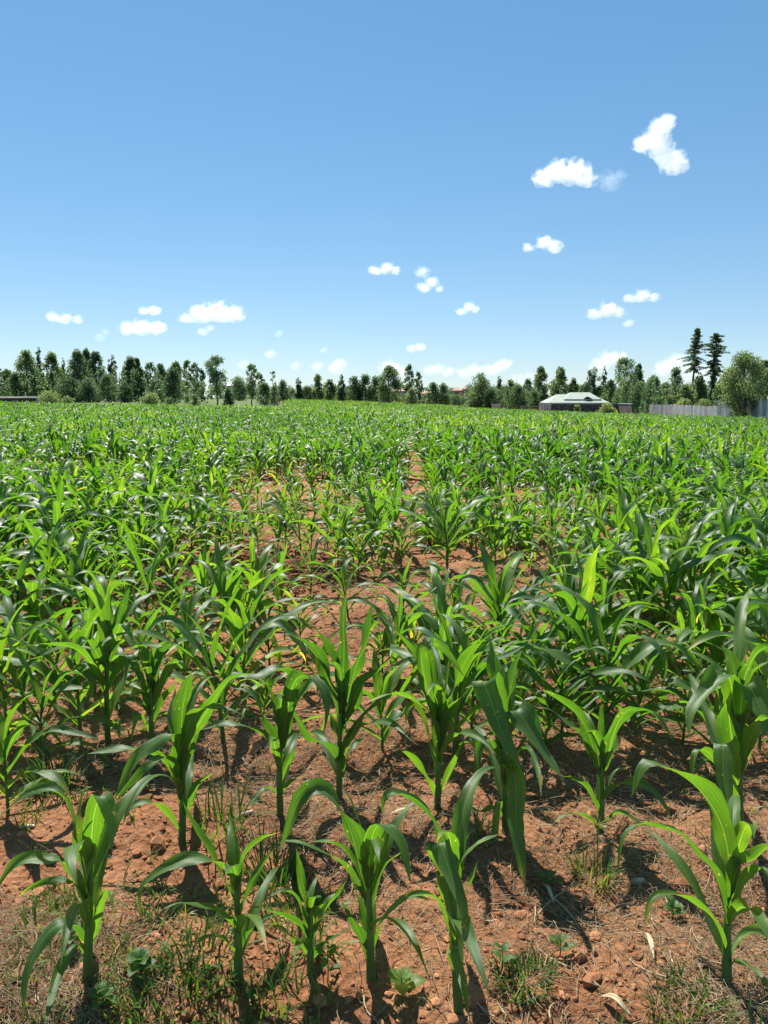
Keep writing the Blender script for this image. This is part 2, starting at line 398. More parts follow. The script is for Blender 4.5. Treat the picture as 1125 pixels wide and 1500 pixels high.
# plants of the two front rows, each leaf following the photo: (label, foot pixel, stalk-top pixel, leaves: (midrib pixels, width in pixels, how far its tip comes nearer in metres))
FRONT = [
 ('maize plant at bottom left with a broad dark upright blade curled over at its top', (127, 1440), (133, 1265), [
  ([(127, 1345), (122, 1260), (117, 1190), (122, 1158), (135, 1152)], 44, .0), ([(131, 1270), (138, 1195), (150, 1165), (163, 1198), (164, 1248)], 30, -.15),
  ([(125, 1290), (104, 1192), (80, 1158), (40, 1163), (-6, 1202)], 19, .1), ([(126, 1350), (115, 1303), (90, 1288), (48, 1298), (28, 1314)], 14, -.1),
  ([(126, 1335), (96, 1268), (75, 1260), (27, 1264), (-12, 1312)], 25, -.05), ([(134, 1390), (148, 1325), (160, 1305), (167, 1345)], 13, -.1),
  ([(130, 1375), (138, 1310), (150, 1262), (160, 1228)], 20, .1), ([(125, 1390), (104, 1356), (75, 1362), (45, 1410), (34, 1492)], 25, -.15),
  ([(124, 1400), (112, 1385), (85, 1427), (66, 1500)], 15, -.2)]),
 ('slim front row maize plant with a long leaf arching far to the left', (350, 1432), (347, 1290), [
  ([(346, 1325), (312, 1258), (287, 1218), (268, 1174)], 26, .1), ([(347, 1310), (357, 1256), (385, 1229), (410, 1219)], 23, .1),
  ([(345, 1320), (338, 1285), (312, 1262), (272, 1260), (224, 1283), (205, 1306), (208, 1345)], 21, -.1), ([(349, 1365), (319, 1336), (285, 1324), (253, 1325), (222, 1352)], 16, -.1),
  ([(350, 1402), (327, 1376), (302, 1372), (280, 1388)], 12, -.1), ([(352, 1395), (368, 1362), (386, 1346), (404, 1338)], 12, .0),
  ([(350, 1350), (364, 1302), (386, 1264), (402, 1243)], 16, .1), ([(348, 1300), (345, 1262), (348, 1232)], 14, .02)]),
 ('small stunted maize plant squeezed between two taller ones in the front row', (456, 1428), (455, 1335), [
  ([(455, 1375), (446, 1308), (438, 1270), (434, 1243)], 20, .05), ([(460, 1375), (478, 1332), (498, 1308), (510, 1283)], 24, .08),
  ([(454, 1372), (436, 1318), (413, 1306), (380, 1325)], 15, -.05), ([(453, 1388), (442, 1360), (418, 1344), (380, 1328), (358, 1338)], 15, -.1),
  ([(453, 1402), (428, 1371), (392, 1351)], 17, -.1), ([(459, 1405), (484, 1374), (515, 1359)], 19, -.05), ([(457, 1360), (466, 1334), (482, 1318)], 11, .05)]),
 ('front row maize plant with a broad blade bent left into a hanging tip', (543, 1432), (538, 1275), [
  ([(536, 1330), (522, 1248), (502, 1190), (472, 1158), (440, 1168), (411, 1244)], 33, -.05), ([(537, 1310), (538, 1245), (522, 1190), (503, 1153)], 22, .1),
  ([(540, 1300), (543, 1235), (558, 1207), (585, 1233), (602, 1294)], 28, -.15), ([(536, 1325), (506, 1272), (470, 1245), (440, 1233), (412, 1232)], 17, .0),
  ([(536, 1310), (514, 1256), (487, 1235), (452, 1233)], 15, .12), ([(543, 1340), (562, 1272), (592, 1245)], 15, .1),
  ([(540, 1395), (530, 1335), (513, 1282)], 17, .05), ([(544, 1400), (571, 1330), (605, 1313), (634, 1318)], 12, .0), ([(541, 1422), (527, 1368), (500, 1318)], 19, -.05)]),
 ('maize plant at the bottom edge whose pale leaves hang limp down its near side', (674, 1490), (664, 1270), [
  ([(665, 1320), (655, 1248), (637, 1206), (612, 1180), (580, 1161), (563, 1168), (560, 1192)], 30, -.05), ([(663, 1310), (640, 1243), (645, 1238), (662, 1285), (677, 1325), (683, 1368)], 32, -.22),
  ([(667, 1310), (676, 1260), (695, 1239), (730, 1222)], 22, .08), ([(667, 1300), (680, 1242), (692, 1210)], 9, .1), ([(664, 1345), (647, 1285), (653, 1300), (662, 1340), (676, 1380)], 22, -.22),
  ([(665, 1385), (642, 1321), (605, 1312), (575, 1330), (550, 1360)], 13, -.05), ([(668, 1430), (661, 1392), (668, 1405), (680, 1445), (688, 1492)], 16, -.2), ([(667, 1330), (690, 1290), (700, 1262)], 12, .1)]),
 ('maize plant at bottom right with a big smooth leaf arching over to the left', (1066, 1442), (1076, 1265), [
  ([(1070, 1320), (1062, 1225), (1030, 1163), (985, 1128), (945, 1117), (925, 1168)], 40, -.05), ([(1068, 1330), (1052, 1250), (1043, 1196)], 22, .1),
  ([(1064, 1345), (1050, 1286), (1030, 1255), (998, 1223), (966, 1213), (937, 1207), (913, 1226), (904, 1284)], 18, -.1), ([(1065, 1395), (1047, 1349), (1017, 1322), (980, 1309), (953, 1319), (942, 1375)], 14, -.15),
  ([(1073, 1315), (1082, 1262), (1094, 1231), (1112, 1197)], 17, .1), ([(1072, 1320), (1080, 1272), (1104, 1259), (1128, 1240), (1158, 1262)], 27, -.05),
  ([(1071, 1345), (1090, 1288), (1116, 1270), (1136, 1305)], 22, -.15), ([(1068, 1420), (1079, 1408), (1104, 1420), (1130, 1452)], 15, -.1), ([(1068, 1405), (1090, 1370), (1120, 1365), (1150, 1390)], 15, .1)]),
 ('second row maize plant on the left with dark upright blade and pale leaf leaning right', (266, 1235), (268, 1085), [
  ([(266, 1140), (266, 1062), (272, 1015), (281, 983)], 37, .05), ([(264, 1120), (251, 1053), (257, 1008)], 18, .1), ([(266, 1155), (272, 1097), (300, 1046), (335, 996), (372, 986)], 22, -.1),
  ([(268, 1150), (285, 1075), (312, 1036), (326, 1030)], 15, .05), ([(265, 1135), (258, 1078), (230, 1086), (200, 1112), (168, 1170)], 25, -.2), ([(263, 1165), (238, 1115), (187, 1097), (128, 1104)], 24, -.05),
  ([(264, 1180), (250, 1117), (225, 1114), (190, 1148), (164, 1178)], 17, -.2), ([(268, 1200), (290, 1151), (314, 1131)], 15, -.05), ([(264, 1220), (242, 1190), (219, 1175), (192, 1183), (166, 1216)], 14, -.1)]),
 ('second row maize plant left of centre with a droopy leaf folded over to the left', (411, 1198), (411, 1055), [
  ([(413, 1095), (427, 1015), (424, 990), (405, 981), (375, 988), (345, 988), (329, 1010), (326, 1047)], 24, -.1), ([(410, 1110), (382, 1040), (366, 1016), (338, 1007)], 28, .05),
  ([(410, 1080), (396, 1014), (380, 993)], 13, .1), ([(412, 1075), (412, 1022), (424, 1006)], 22, .0), ([(413, 1100), (421, 1040), (432, 998), (452, 990), (473, 1008), (478, 1042), (474, 1076)], 23, -.2),
  ([(409, 1120), (392, 1085), (368, 1067), (333, 1059), (294, 1069)], 18, -.1), ([(414, 1160), (432, 1143), (455, 1143), (486, 1168)], 11, -.1), ([(410, 1165), (389, 1155), (363, 1183)], 11, -.1), ([(413, 1145), (421, 1120), (433, 1095)], 13, .0)]),
 ('vigorous second row maize plant with spreading bright green blades and a tall central spike', (497, 1168), (500, 1030), [
  ([(501, 1060), (504, 955), (503, 900), (508, 865)], 20, .05), ([(501, 1045), (488, 968), (467, 928), (444, 897)], 22, .1), ([(499, 1060), (477, 986), (456, 952), (432, 931), (408, 928)], 32, -.05),
  ([(505, 1045), (522, 975), (539, 935), (545, 882)], 37, .08), ([(503, 1075), (525, 1011), (547, 989), (575, 963)], 28, -.05), ([(499, 1140), (492, 1112), (476, 1091), (452, 1076), (422, 1034)], 26, -.12),
  ([(500, 1120), (524, 1060), (549, 1035), (580, 1016), (606, 1022)], 18, -.1), ([(499, 1095), (485, 1050), (470, 1030)], 16, .1), ([(502, 1060), (512, 1010), (516, 985)], 16, .1), ([(500, 1130), (515, 1095), (533, 1080)], 13, .1)]),
 ('centre second row maize plant with a wide fan of blades, one arched and silvery', (641, 1184), (643, 1040), [
  ([(640, 1080), (612, 975), (588, 936), (561, 905), (549, 896)], 37, .05), ([(644, 1080), (668, 1000), (684, 965), (705, 933), (719, 912)], 33, .05), ([(641, 1065), (633, 973), (625, 945)], 28, .1),
  ([(645, 1065), (655, 1000), (659, 962)], 24, .1), ([(640, 1070), (617, 965), (632, 944), (656, 956), (680, 992)], 20, -.15), ([(645, 1120), (633, 1053), (607, 1027), (575, 1016), (536, 1029)], 20, -.1),
  ([(645, 1115), (660, 1055), (686, 1008), (714, 975), (743, 960), (769, 945)], 27, -.05), ([(642, 1140), (622, 1062), (590, 988)], 17, .1), ([(639, 1172), (613, 1119), (574, 1092)], 18, -.05), ([(645, 1165), (676, 1092), (692, 1086), (700, 1117), (684, 1166)], 13, -.1)]),
 ('second row maize plant with three broad silvery leaves drooping towards the viewer', (741, 1218), (737, 1060), [
  ([(736, 1100), (722, 1015), (708, 996), (720, 1030), (738, 1078), (752, 1105), (765, 1130)], 37, -.25), ([(738, 1100), (747, 1050), (757, 1042), (775, 1068), (794, 1100), (824, 1140)], 39, -.25),
  ([(740, 1160), (747, 1125), (756, 1150), (756, 1205), (763, 1265), (769, 1300)], 28, -.3), ([(736, 1060), (722, 985), (718, 935)], 28, .08), ([(739, 1060), (752, 990), (766, 950)], 25, .08),
  ([(738, 1080), (742, 1020), (738, 975)], 25, .1), ([(738, 1200), (725, 1184), (707, 1190), (685, 1180)], 11, .0), ([(739, 1190), (730, 1175), (725, 1225), (727, 1288)], 11, -.2), ([(737, 1130), (718, 1085), (702, 1100), (700, 1150)], 14, -.1)]),
 ('neat second row maize plant right of centre standing alone on bare red soil', (880, 1224), (881, 1110), [
  ([(879, 1145), (867, 1088), (851, 1053), (832, 1035), (797, 1011), (782, 1018)], 26, -.05), ([(878, 1135), (853, 1080), (829, 1059), (808, 1040), (779, 1035)], 20, .08), ([(883, 1120), (880, 1064), (881, 1030)], 16, .03),
  ([(885, 1140), (899, 1075), (917, 1042), (939, 1040), (960, 1048), (986, 1084)], 30, -.08), ([(885, 1135), (899, 1096), (904, 1062)], 25, .08), ([(878, 1190), (861, 1157), (840, 1141), (820, 1136)], 14, -.05),
  ([(877, 1212), (853, 1195), (829, 1192), (809, 1207)], 10, -.05), ([(882, 1210), (904, 1192), (925, 1197), (941, 1206), (960, 1214)], 11, -.05), ([(883, 1175), (901, 1133), (927, 1122)], 15, .05)]),
 ('large maize plant by the right edge with a crown of broad silvery reflecting leaves', (1084, 1235), (1082, 1010), [
  ([(1080, 1130), (1068, 1050), (1071, 1010)], 46, -.03), ([(1080, 1080), (1070, 1000), (1056, 989), (1036, 1011), (1012, 1040), (1009, 1078)], 32, -.2), ([(1081, 1070), (1074, 975), (1056, 945)], 30, .1),
  ([(1083, 1070), (1100, 993), (1127, 968)], 37, .05), ([(1082, 1070), (1090, 1006), (1106, 1020), (1117, 1053), (1117, 1082)], 42, -.22), ([(1082, 1060), (1091, 970), (1094, 937)], 32, .12),
  ([(1080, 1150), (1066, 1095), (1060, 1092), (1060, 1130), (1065, 1170), (1062, 1205)], 30, -.25), ([(1086, 1140), (1110, 1080), (1135, 1075), (1150, 1120)], 30, -.1), ([(1082, 1180), (1045, 1110), (1020, 1100), (1012, 1140)], 20, -.1)]),
 ('young maize plant with pale bright upright leaves in the third row on the left', (221, 1092), (221, 1000), [
  ([(220, 1030), (216, 970), (196, 934)], 22, .05), ([(222, 1025), (222, 960), (214, 930)], 16, .1), ([(223, 1030), (235, 970), (252, 940), (262, 945)], 22, -.05), ([(224, 1040), (245, 985), (262, 968), (275, 985)], 17, -.05),
  ([(224, 1060), (250, 1010), (272, 990)], 15, .05), ([(219, 1050), (205, 980), (190, 970), (182, 1000)], 14, -.05), ([(219, 1075), (205, 1045), (195, 1070), (193, 1090)], 12, -.1), ([(220, 1060), (210, 1018), (190, 1020)], 10, -.05)]),
 ('tall dense third row maize plant near the left edge with its bare stalk showing', (158, 1093), (158, 930), [
  ([(158, 960), (160, 900), (162, 848)], 24, .05), ([(156, 960), (150, 900), (135, 855)], 24, .05), ([(160, 975), (175, 905), (190, 860)], 22, .1), ([(158, 990), (152, 930), (160, 890)], 30, .0),
  ([(160, 960), (178, 915), (190, 930), (195, 950)], 16, -.1), ([(157, 985), (130, 940), (112, 948), (104, 968)], 18, -.1), ([(156, 1030), (135, 975), (110, 985), (90, 980)], 13, -.05), ([(160, 1010), (185, 960), (202, 985), (203, 1005)], 15, -.1),
  ([(157, 1060), (140, 1018), (120, 1035), (118, 1050)], 11, -.1), ([(159, 1070), (172, 1058), (176, 1085)], 8, -.1)]),
]

def front_plant(spec, k):
    label, foot, top, leaves = spec
    P0 = hit(*foot)
    y0 = P0[1]
    T0 = at(*top, y0)
    pxm = FPX / ((np.array([P0[0], y0, .4]) - O) @ FW)
    root = new_plant(label, P0)
    sp = spline([P0 - [0, 0, .04] - P0, (P0 + T0) / 2 - P0 + [random.uniform(-.006, .006), random.uniform(-.01, .01), 0], T0 - P0, T0 - P0 + (T0 - P0) * .12], 15)
    small = min(1.0, (T0[2] - P0[2]) / .36)
    V, F, U, T = stalk_grid(sp, .0145 * (.6 + .4 * small), .006, 10)
    link('stalk', mesh('stalk', V, F, U, T, M['stalk']), root)
    tone0 = .40 + .06 * random.uniform(-1, 1)
    for i, (pts, w, dd) in enumerate(leaves):
        q = np.random.default_rng(k * 97 + i)
        pp = np.asarray(pts, float)
        s = np.r_[0, np.cumsum(np.linalg.norm(np.diff(pp, axis=0), axis=1))]; s /= s[-1]
        dd = dd + q.normal(0, .03)
        W3 = np.array([at(a, b, y0 + dd * u ** 1.2) for (a, b), u in zip(pp, s)]) - P0
        n = 26
        P = spline(W3, n)
        e = P[int(n * .65)][:2] - P[0][:2]
        L = np.linalg.norm(np.diff(P, axis=0), axis=1).sum()
        e = e / (np.linalg.norm(e) + 1e-6)
        B0 = np.array([-e[1], e[0], 0]) * 1.0 + np.array([.55 + .75 * min(1, max(0, .35 - abs(P[-1][0] - P[0][0])) / .35), 0, 0]) * (1 if e[1] < .99 else -1)
        B0 /= np.linalg.norm(B0)
        T = np.gradient(P, axis=0); T /= np.linalg.norm(T, axis=1)[:, None]
        Bv = np.broadcast_to(B0, P.shape).copy()
        Nv = np.cross(T, Bv)
        tw = q.normal(0, .45) * np.linspace(0, 1, n) ** 1.5
        Bv = Bv * np.cos(tw)[:, None] + Nv * np.sin(tw)[:, None]
        f = (pp[0][1] - foot[1]) / (top[1] - foot[1])
        G = leaf_grid(P, Bv, min(.09, w / pxm * .98), 9, .012, k * 131 + i, q.uniform(.15, .45), .36, tone0 + q.normal(0, .05), q.random() < (.4 if f < .5 else .12))
        link('leaf', mesh('leaf', *G, M['maize']), root)
    qq = np.random.default_rng(k + 500); HS = T0[2] - P0[2]
    for i in range(4):                     # blades that point towards or away from the viewer
        f = [.25, .5, .75, .95][i]; phi = (-pi / 2 if i % 2 else pi / 2) + qq.normal(0, .35)
        L = HS * (.85 + .4 * sin(pi * f)) * qq.uniform(.8, 1.1); t = np.linspace(0, 1, 22); th = R(45 - 32 * f) + R(qq.uniform(70, 125)) * t ** qq.uniform(1.3, 2.2)
        ph = phi + qq.normal(0, .4) * t ** 2
        P = np.vstack([[0, 0, 0], np.cumsum(np.stack([np.sin(th) * np.cos(ph), np.sin(th) * np.sin(ph), np.cos(th)], -1) * L / 21, 0)[:-1]]) + spline(sp, 50)[int(44 * f)]
        Bv = np.stack([-np.sin(ph), np.cos(ph), 0 * ph], -1); T = np.gradient(P, axis=0); T /= np.linalg.norm(T, axis=1)[:, None]
        tw = qq.normal(0, .5) * t ** 1.4; Bv = Bv * np.cos(tw)[:, None] + np.cross(T, Bv) * np.sin(tw)[:, None]
        G = leaf_grid(P, Bv, .045 * min(1, HS / .32) * qq.uniform(.75, 1.1), 9, .012, k * 77 + i, qq.uniform(.15, .45), .36, tone0 + qq.normal(0, .06), qq.random() < .3)
        link('leaf', mesh('leaf', *G, M['maize']), root)
    occupied.append(P0[:2])

for k, spec in enumerate(FRONT): front_plant(spec, k)

# the rest of the field: rows across the view
protos = {}
def proto_meshes(p):
    if p not in protos:
        protos[p] = [(kind, mesh('maize_' + kind, V, F, U, T, M['stalk'] if kind == 'stalk' else M['maize'])) for kind, V, F, U, T in generic_plant(100 + p, 0)]
    return protos[p]

PL = []      # x, y, scale, rz, proto, tone, row
# single plants seen clearly in the photo beyond the front rows: foot pixel, top pixel height
for bx, by, ty in [(655, 832, 682), (340, 830, 742), (545, 815, 700), (575, 806, 690), (300, 905, 795), (37, 1065, 862), (80, 1030, 845), (395, 975, 860), (350, 1003, 928), (440, 948, 852), (560, 1100, 945), (797, 1100, 930), (870, 1050, 905), (897, 1040, 915),
                   (968, 1022, 930), (12, 1190, 1015), (1000, 990, 880), (1060, 985, 870), (1010, 870, 750), (960, 850, 765), (905, 870, 770), (735, 985, 815), (690, 960, 850), (780, 960, 820), (510, 905, 800), (590, 915, 805), (455, 870, 770),
                   (690, 1012, 885), (722, 1025, 895), (762, 1075, 910), (822, 1085, 915), (930, 1078, 925), (945, 1018, 905), (605, 990, 885), (465, 1012, 915), (240, 962, 855), (268, 922, 830), (118, 1078, 880), (60, 1122, 945), (14, 1085, 870),
                   (1042, 1122, 975), (1112, 1100, 940), (1116, 1012, 885), (850, 992, 855), (780, 1012, 870), (665, 932, 825), (410, 906, 815), (525, 852, 760), (480, 802, 722), (420, 792, 718), (330, 1045, 950), (1000, 1090, 960), (560, 985, 880), (385, 1060, 970)]:
    P0 = hit(bx, by); H = at(bx, ty, P0[1])[2] - P0[2]
    PL.append([P0[0], P0[1], H / .88, random.uniform(-.5, .5) + random.choice([0, pi]), random.randrange(NP), 0, 0]); occupied.append(P0[:2])
occ = np.array(occupied)
row = 2; y = 3.22
while y < 234:
    row += 1
    half = .60 * y + 1.6
    step = .20 if y < 8.5 else .235 if y < 80 else .40
    xx = np.arange(-half, half, step); xx = xx + rng.normal(0, .07, len(xx))
    yy = y + rng.normal(0, .06, len(xx)) + .12 * (vn(xx, 0 * xx + y, .25) - .5)
    keep = in_field(xx, yy) & (rng.random(len(xx)) < np.where((y > 5) | (xx < -1.1) | (xx > .7), .95, .92))
    lane = np.abs(xx - (.04 * yy)) < .21
    keep &= ~(lane & (yy > 4.6) & (yy < 46) & (rng.random(len(xx)) < .82))
    lane2 = np.abs(xx - (1.42 + .045 * yy)) < .26
    keep &= ~(lane2 & (yy > 5.5) & (yy < 16) & (rng.random(len(xx)) < .5))
    keep &= ~(((xx - MOUND[0]) / .72) ** 2 + ((yy - MOUND[1] + .1) / .75) ** 2 < 1)
    keep &= ~((((xx + 1.5) / 1.3) ** 2 + ((yy - 10.3) / 2.2) ** 2 < 1) & (rng.random(len(xx)) < .22))
    cen = (np.abs(xx - .035 * yy) < .28 * yy) & (yy > 4.8) & (yy < 14)
    keep &= ~(cen & (rng.random(len(xx)) < .08))
    if y < 26: keep &= np.where(y < 16, vn(xx, yy * .6, .7), 1) > .19
    xx, yy = xx[keep], yy[keep]
    if len(xx) and y < 16:
        dm = np.min(np.hypot(xx[:, None] - occ[None, :, 0], yy[:, None] - occ[None, :, 1]), 1)
        xx, yy = xx[dm > .16], yy[dm > .16]
    hs = np.interp(y, [3, 5, 8, 20, 60], [.84, .87, .90, .88, .87]) * (.84 + .32 * vn(xx, yy, .28)) * rng.uniform(.82, 1.14, len(xx))
    sparse = ((xx + 1.5) / 1.6) ** 2 + ((yy - 10.3) / 2.6) ** 2 < 1
    hs = np.where(sparse, hs * .8, hs)
    hs = np.where((np.abs(xx - .035 * yy) < .26 * yy) & (yy > 4.8) & (yy < 14), hs * .87, hs)
    tn = (vn(xx, yy, .2) - .5) * .22 + rng.normal(0, .05, len(xx)) + sparse * .12
    for a in zip(xx, yy, hs, rng.uniform(0, 2 * pi, len(xx)), rng.integers(0, NP, len(xx)), tn): PL.append([*a, row])
    y += .60 + rng.normal(0, .02)
PL = np.array(PL)
dist = np.hypot(PL[:, 0], PL[:, 1])
px = to_px(np.stack([PL[:, 0], PL[:, 1], gz(PL[:, 0], PL[:, 1]) + .45], -1))
vis = (px[:, 0] > -25) & (px[:, 0] < 1150) & (px[:, 1] < 1480)
order = np.argsort(np.where(vis, dist, 1e9))
N_IND = 285
ind = order[:N_IND]
ORD = ['first', 'second', 'third', 'fourth', 'fifth', 'sixth', 'seventh', 'eighth', 'ninth', 'tenth', 'eleventh', 'twelfth', 'thirteenth', 'fourteenth', 'fifteenth', 'sixteenth', 'seventeenth', 'eighteenth', 'nineteenth', 'twentieth',
       'twenty-first', 'twenty-second', 'twenty-third', 'twenty-fourth', 'twenty-fifth', 'twenty-sixth', 'twenty-seventh', 'twenty-eighth', 'twenty-ninth', 'thirtieth', 'thirty-first', 'thirty-second', 'thirty-third', 'thirty-fourth', 'thirty-fifth']
# number the rows by distance from the viewer and the plants in each from the left, for labels
bins = {}
for i in ind: bins.setdefault(int((PL[i, 1] - 2.9) // .60), []).append(i)
LAB = {}
for rk, (b, lst) in enumerate(sorted(bins.items())):
    lst = sorted(lst, key=lambda i: px[i, 0])
    for j, i in enumerate(lst):
        s = PL[i, 2]
        if rk == 0: j += int(px[i, 0] > 221) + int(px[i, 0] > 158)      # the two traced plants of that row
        size = 'tall' if s > 1.08 else 'short' if s < .82 else 'knee-high' if s < .95 else 'leafy'
        LAB[i] = f'{size} maize plant, {ORD[min(j, 34)]} from the left in the {ORD[min(rk + 2, 34)]} row from the viewer'
for i in ind:
    x, y, s, rz, p, tn, rw = PL[i]
    t = new_plant(LAB[i], (x, y, float(gz(x, y))), rz, s, (random.gauss(0, .035), random.gauss(0, .035)))
    for kind, me in proto_meshes(int(p)): link(kind, me, t)

def scatter(parts_of, idxs, mb, mat_slots):
    for p in range(NP):
        sel = idxs[PL[idxs, 4].astype(int) == p]
        if not len(sel): continue
        for lod in (0, 1, 2, 3):
            d = dist[sel]
            lo, hi = [(0, 7), (7, 28), (28, 75), (75, 999)][lod]
            ss = sel[(d >= lo) & (d < hi)]
            if not len(ss): continue
            parts = generic_plant(100 + p, lod)
            c, sn = np.cos(PL[ss, 3]), np.sin(PL[ss, 3]); sc_ = PL[ss, 2]
            zz = gz(PL[ss, 0], PL[ss, 1])
            for kind, V, F, U, T in parts:
                if kind == 'stalk' and lod == 3: continue
                W = np.empty((len(ss), len(V), 3))
                W[..., 0] = (V[None, :, 0] * c[:, None] - V[None, :, 1] * sn[:, None]) * sc_[:, None] + PL[ss, 0][:, None]
                W[..., 1] = (V[None, :, 0] * sn[:, None] + V[None, :, 1] * c[:, None]) * sc_[:, None] + PL[ss, 1][:, None]
                W[..., 2] = V[None, :, 2] * sc_[:, None] + zz[:, None]
                Fi = (F[None] + (np.arange(len(ss)) * len(V))[:, None, None]).reshape(-1, 4)
                mb.add(W.reshape(-1, 3), Fi, np.tile(U, (len(ss), 1)), ((T * (.6 if kind == 'stalk' else 1))[None] + PL[ss, 5][:, None]).ravel())
mb = MB()
rest = np.setdiff1d(np.arange(len(PL)), ind)
scatter(None, rest, mb, None)
far = link('maize_crop', mb.done('maize_crop', M['maize_far']))
tag(far, 'dense green maize crop filling the field behind the nearer plants', 'maize crop', None, 'stuff')
del mb

# ------------------------------------------------------------------ litter, clods, weeds
def rnd_ground(nn, d0, d1, power=1.6, spread=.62):
    d = d0 + (d1 - d0) * rng.random(nn) ** power
    x = rng.uniform(-1, 1, nn) * (spread * d + .3)
    return x, d

def straw_stuff(nn):
    x, y = rnd_ground(nn, 1.45, 10.5, 1.5)
    k = vn(x, y, 1.3) + .35 * (vn(x, y, 4) - .5) + .25 * np.exp(-(((x - .55) / .5) ** 2 + ((y - 1.85) / .5) ** 2))
    sel = rng.random(nn) < np.clip((k - .22 - .22 * ((x < -.25) & (y < 2.5))) * 2.4, .06, 1)
    x, y = x[sel], y[sel]; nn = len(x)
    L = rng.gamma(2.2, .026, nn) + .012; th = rng.uniform(0, 2 * pi, nn); w = rng.uniform(.0004, .0011, nn) * (1 + (rng.random(nn) < .025) * 2.2)
    cur = rng.normal(0, .4, nn); lift = rng.uniform(.002, .022, nn); tilt = rng.normal(0, .22, nn)
    ts = np.linspace(-.5, .5, 4)
    a = th[:, None] + cur[:, None] * ts[None]
    X_ = x[:, None] + L[:, None] * ts[None] * np.cos(a); Y_ = y[:, None] + L[:, None] * ts[None] * np.sin(a)
    Z_ = gz(X_, Y_) + lift[:, None] + L[:, None] * ts[None] * tilt[:, None]
    P = np.stack([X_, Y_, np.maximum(Z_, gz(X_, Y_) + .001)], -1)
    px_ = np.stack([-np.sin(a), np.cos(a), 0 * a], -1) * w[:, None, None]
    top = np.array([0, 0, 1.0]) * (w * .9)[:, None, None]
    V = np.stack([P - px_, P + top, P + px_], 2)            # n,4,3,3
    ix = np.arange(nn * 12).reshape(nn, 4, 3)
    F = np.concatenate([np.stack([ix[:, :-1, j], ix[:, 1:, j], ix[:, 1:, (j + 1) % 3], ix[:, :-1, (j + 1) % 3]], -1).reshape(-1, 4) for j in range(3)])
    return V.reshape(-1, 3), F, np.repeat(rng.beta(2, 2.2, nn), 12)
V, F, T = straw_stuff(125000)
o = link('straw_litter', mesh('straw_litter', V, F, None, T, M['straw'])); tag(o, 'dry straw and stubble scattered over the red soil', 'straw', None, 'stuff')

def clod_stuff(nn):
    ico = bpy.data.meshes.new('tmp'); import bmesh
    bm = bmesh.new(); bmesh.ops.create_icosphere(bm, subdivisions=1, radius=1); bm.to_mesh(ico); bm.free()
    bv = np.array([v.co[:] for v in ico.vertices]); bf = np.array([p.vertices[:] for p in ico.polygons]); D.meshes.remove(ico)
    x, y = rnd_ground(nn, 1.45, 11, 1.4)
    k = int(nn * .16)
    x[:k] = MOUND[0] + rng.normal(0, .42, k); y[:k] = MOUND[1] + rng.normal(0, .42, k)
    r = .0025 + rng.gamma(1.1, .0030, nn); r[:k] *= 2.4; r[k:k + 800] *= 2.6; r = np.minimum(r, .034)
    S = rng.uniform(.6, 1.3, (nn, 1, 3)); J = 1 + rng.uniform(-.28, .28, (nn, len(bv), 1))
    V = bv[None] * J * S * r[:, None, None]
    a = rng.uniform(0, 2 * pi, nn); c, s = np.cos(a)[:, None], np.sin(a)[:, None]
    V = np.stack([V[..., 0] * c - V[..., 1] * s, V[..., 0] * s + V[..., 1] * c, V[..., 2] * .75], -1)
    V += np.stack([x, y, gz(x, y) + r * .25], -1)[:, None]
    F = (bf[None] + (np.arange(nn) * len(bv))[:, None, None]).reshape(-1, 3)
    tn = rng.uniform(.25, 1, nn); tn[:k] = rng.uniform(0, .35, k)
    return V.reshape(-1, 3), F, np.repeat(tn, len(bv))
V, F, T = clod_stuff(32000)
o = link('soil_clods', mesh('soil_clods', V, F, None, T, M['clod'], False)); tag(o, 'crumbs and clods of red soil lying on the ground', 'soil', None, 'stuff')

def blades(cx, cy, nb, rad, Lm, w0, tone, droop=1.0, upright=.5, z0=None, cz=None):
    """grass blades in a tuft: returns V, F, T"""
    nb = int(nb)
    a0 = rng.uniform(0, 2 * pi, nb); rr = rad * np.sqrt(rng.random(nb))
    bx, by = cx + rr * np.cos(a0), cy + rr * np.sin(a0)
    az = a0 + rng.normal(0, .8, nb); L = Lm * rng.uniform(.5, 1.25, nb); th0 = np.abs(rng.normal(0, .45, nb)) * (1.4 - upright); dl = rng.uniform(.3, 1.5, nb) * droop
    t = np.linspace(0, 1, 5); th = th0[:, None] + dl[:, None] * t[None] ** 1.5
    dx = np.cumsum(np.sin(th), 1) * (L / 5)[:, None]; dz = np.cumsum(np.cos(th), 1) * (L / 5)[:, None]
    dx -= dx[:, :1]; dz -= dz[:, :1]
    P = np.stack([bx[:, None] + dx * np.cos(az)[:, None], by[:, None] + dx * np.sin(az)[:, None], gz(bx, by)[:, None] - .005 + dz], -1)
    W = w0 * rng.uniform(.6, 1.3, nb)[:, None] * np.array([.7, 1, .9, .6, .05])[None]
    B = np.stack([-np.sin(az), np.cos(az), 0 * az], -1)[:, None]
    V = np.stack([P - B * W[..., None], P + B * W[..., None] + np.array([0, 0, .001])], 2)
    ix = np.arange(nb * 10).reshape(nb, 5, 2)
    F = np.stack([ix[:, :-1, 0], ix[:, :-1, 1], ix[:, 1:, 1], ix[:, 1:, 0]], -1).reshape(-1, 4)
    tn = np.repeat(np.clip(tone + rng.normal(0, .12, nb), 0, 1), 10)
    return V.reshape(-1, 3), F, tn

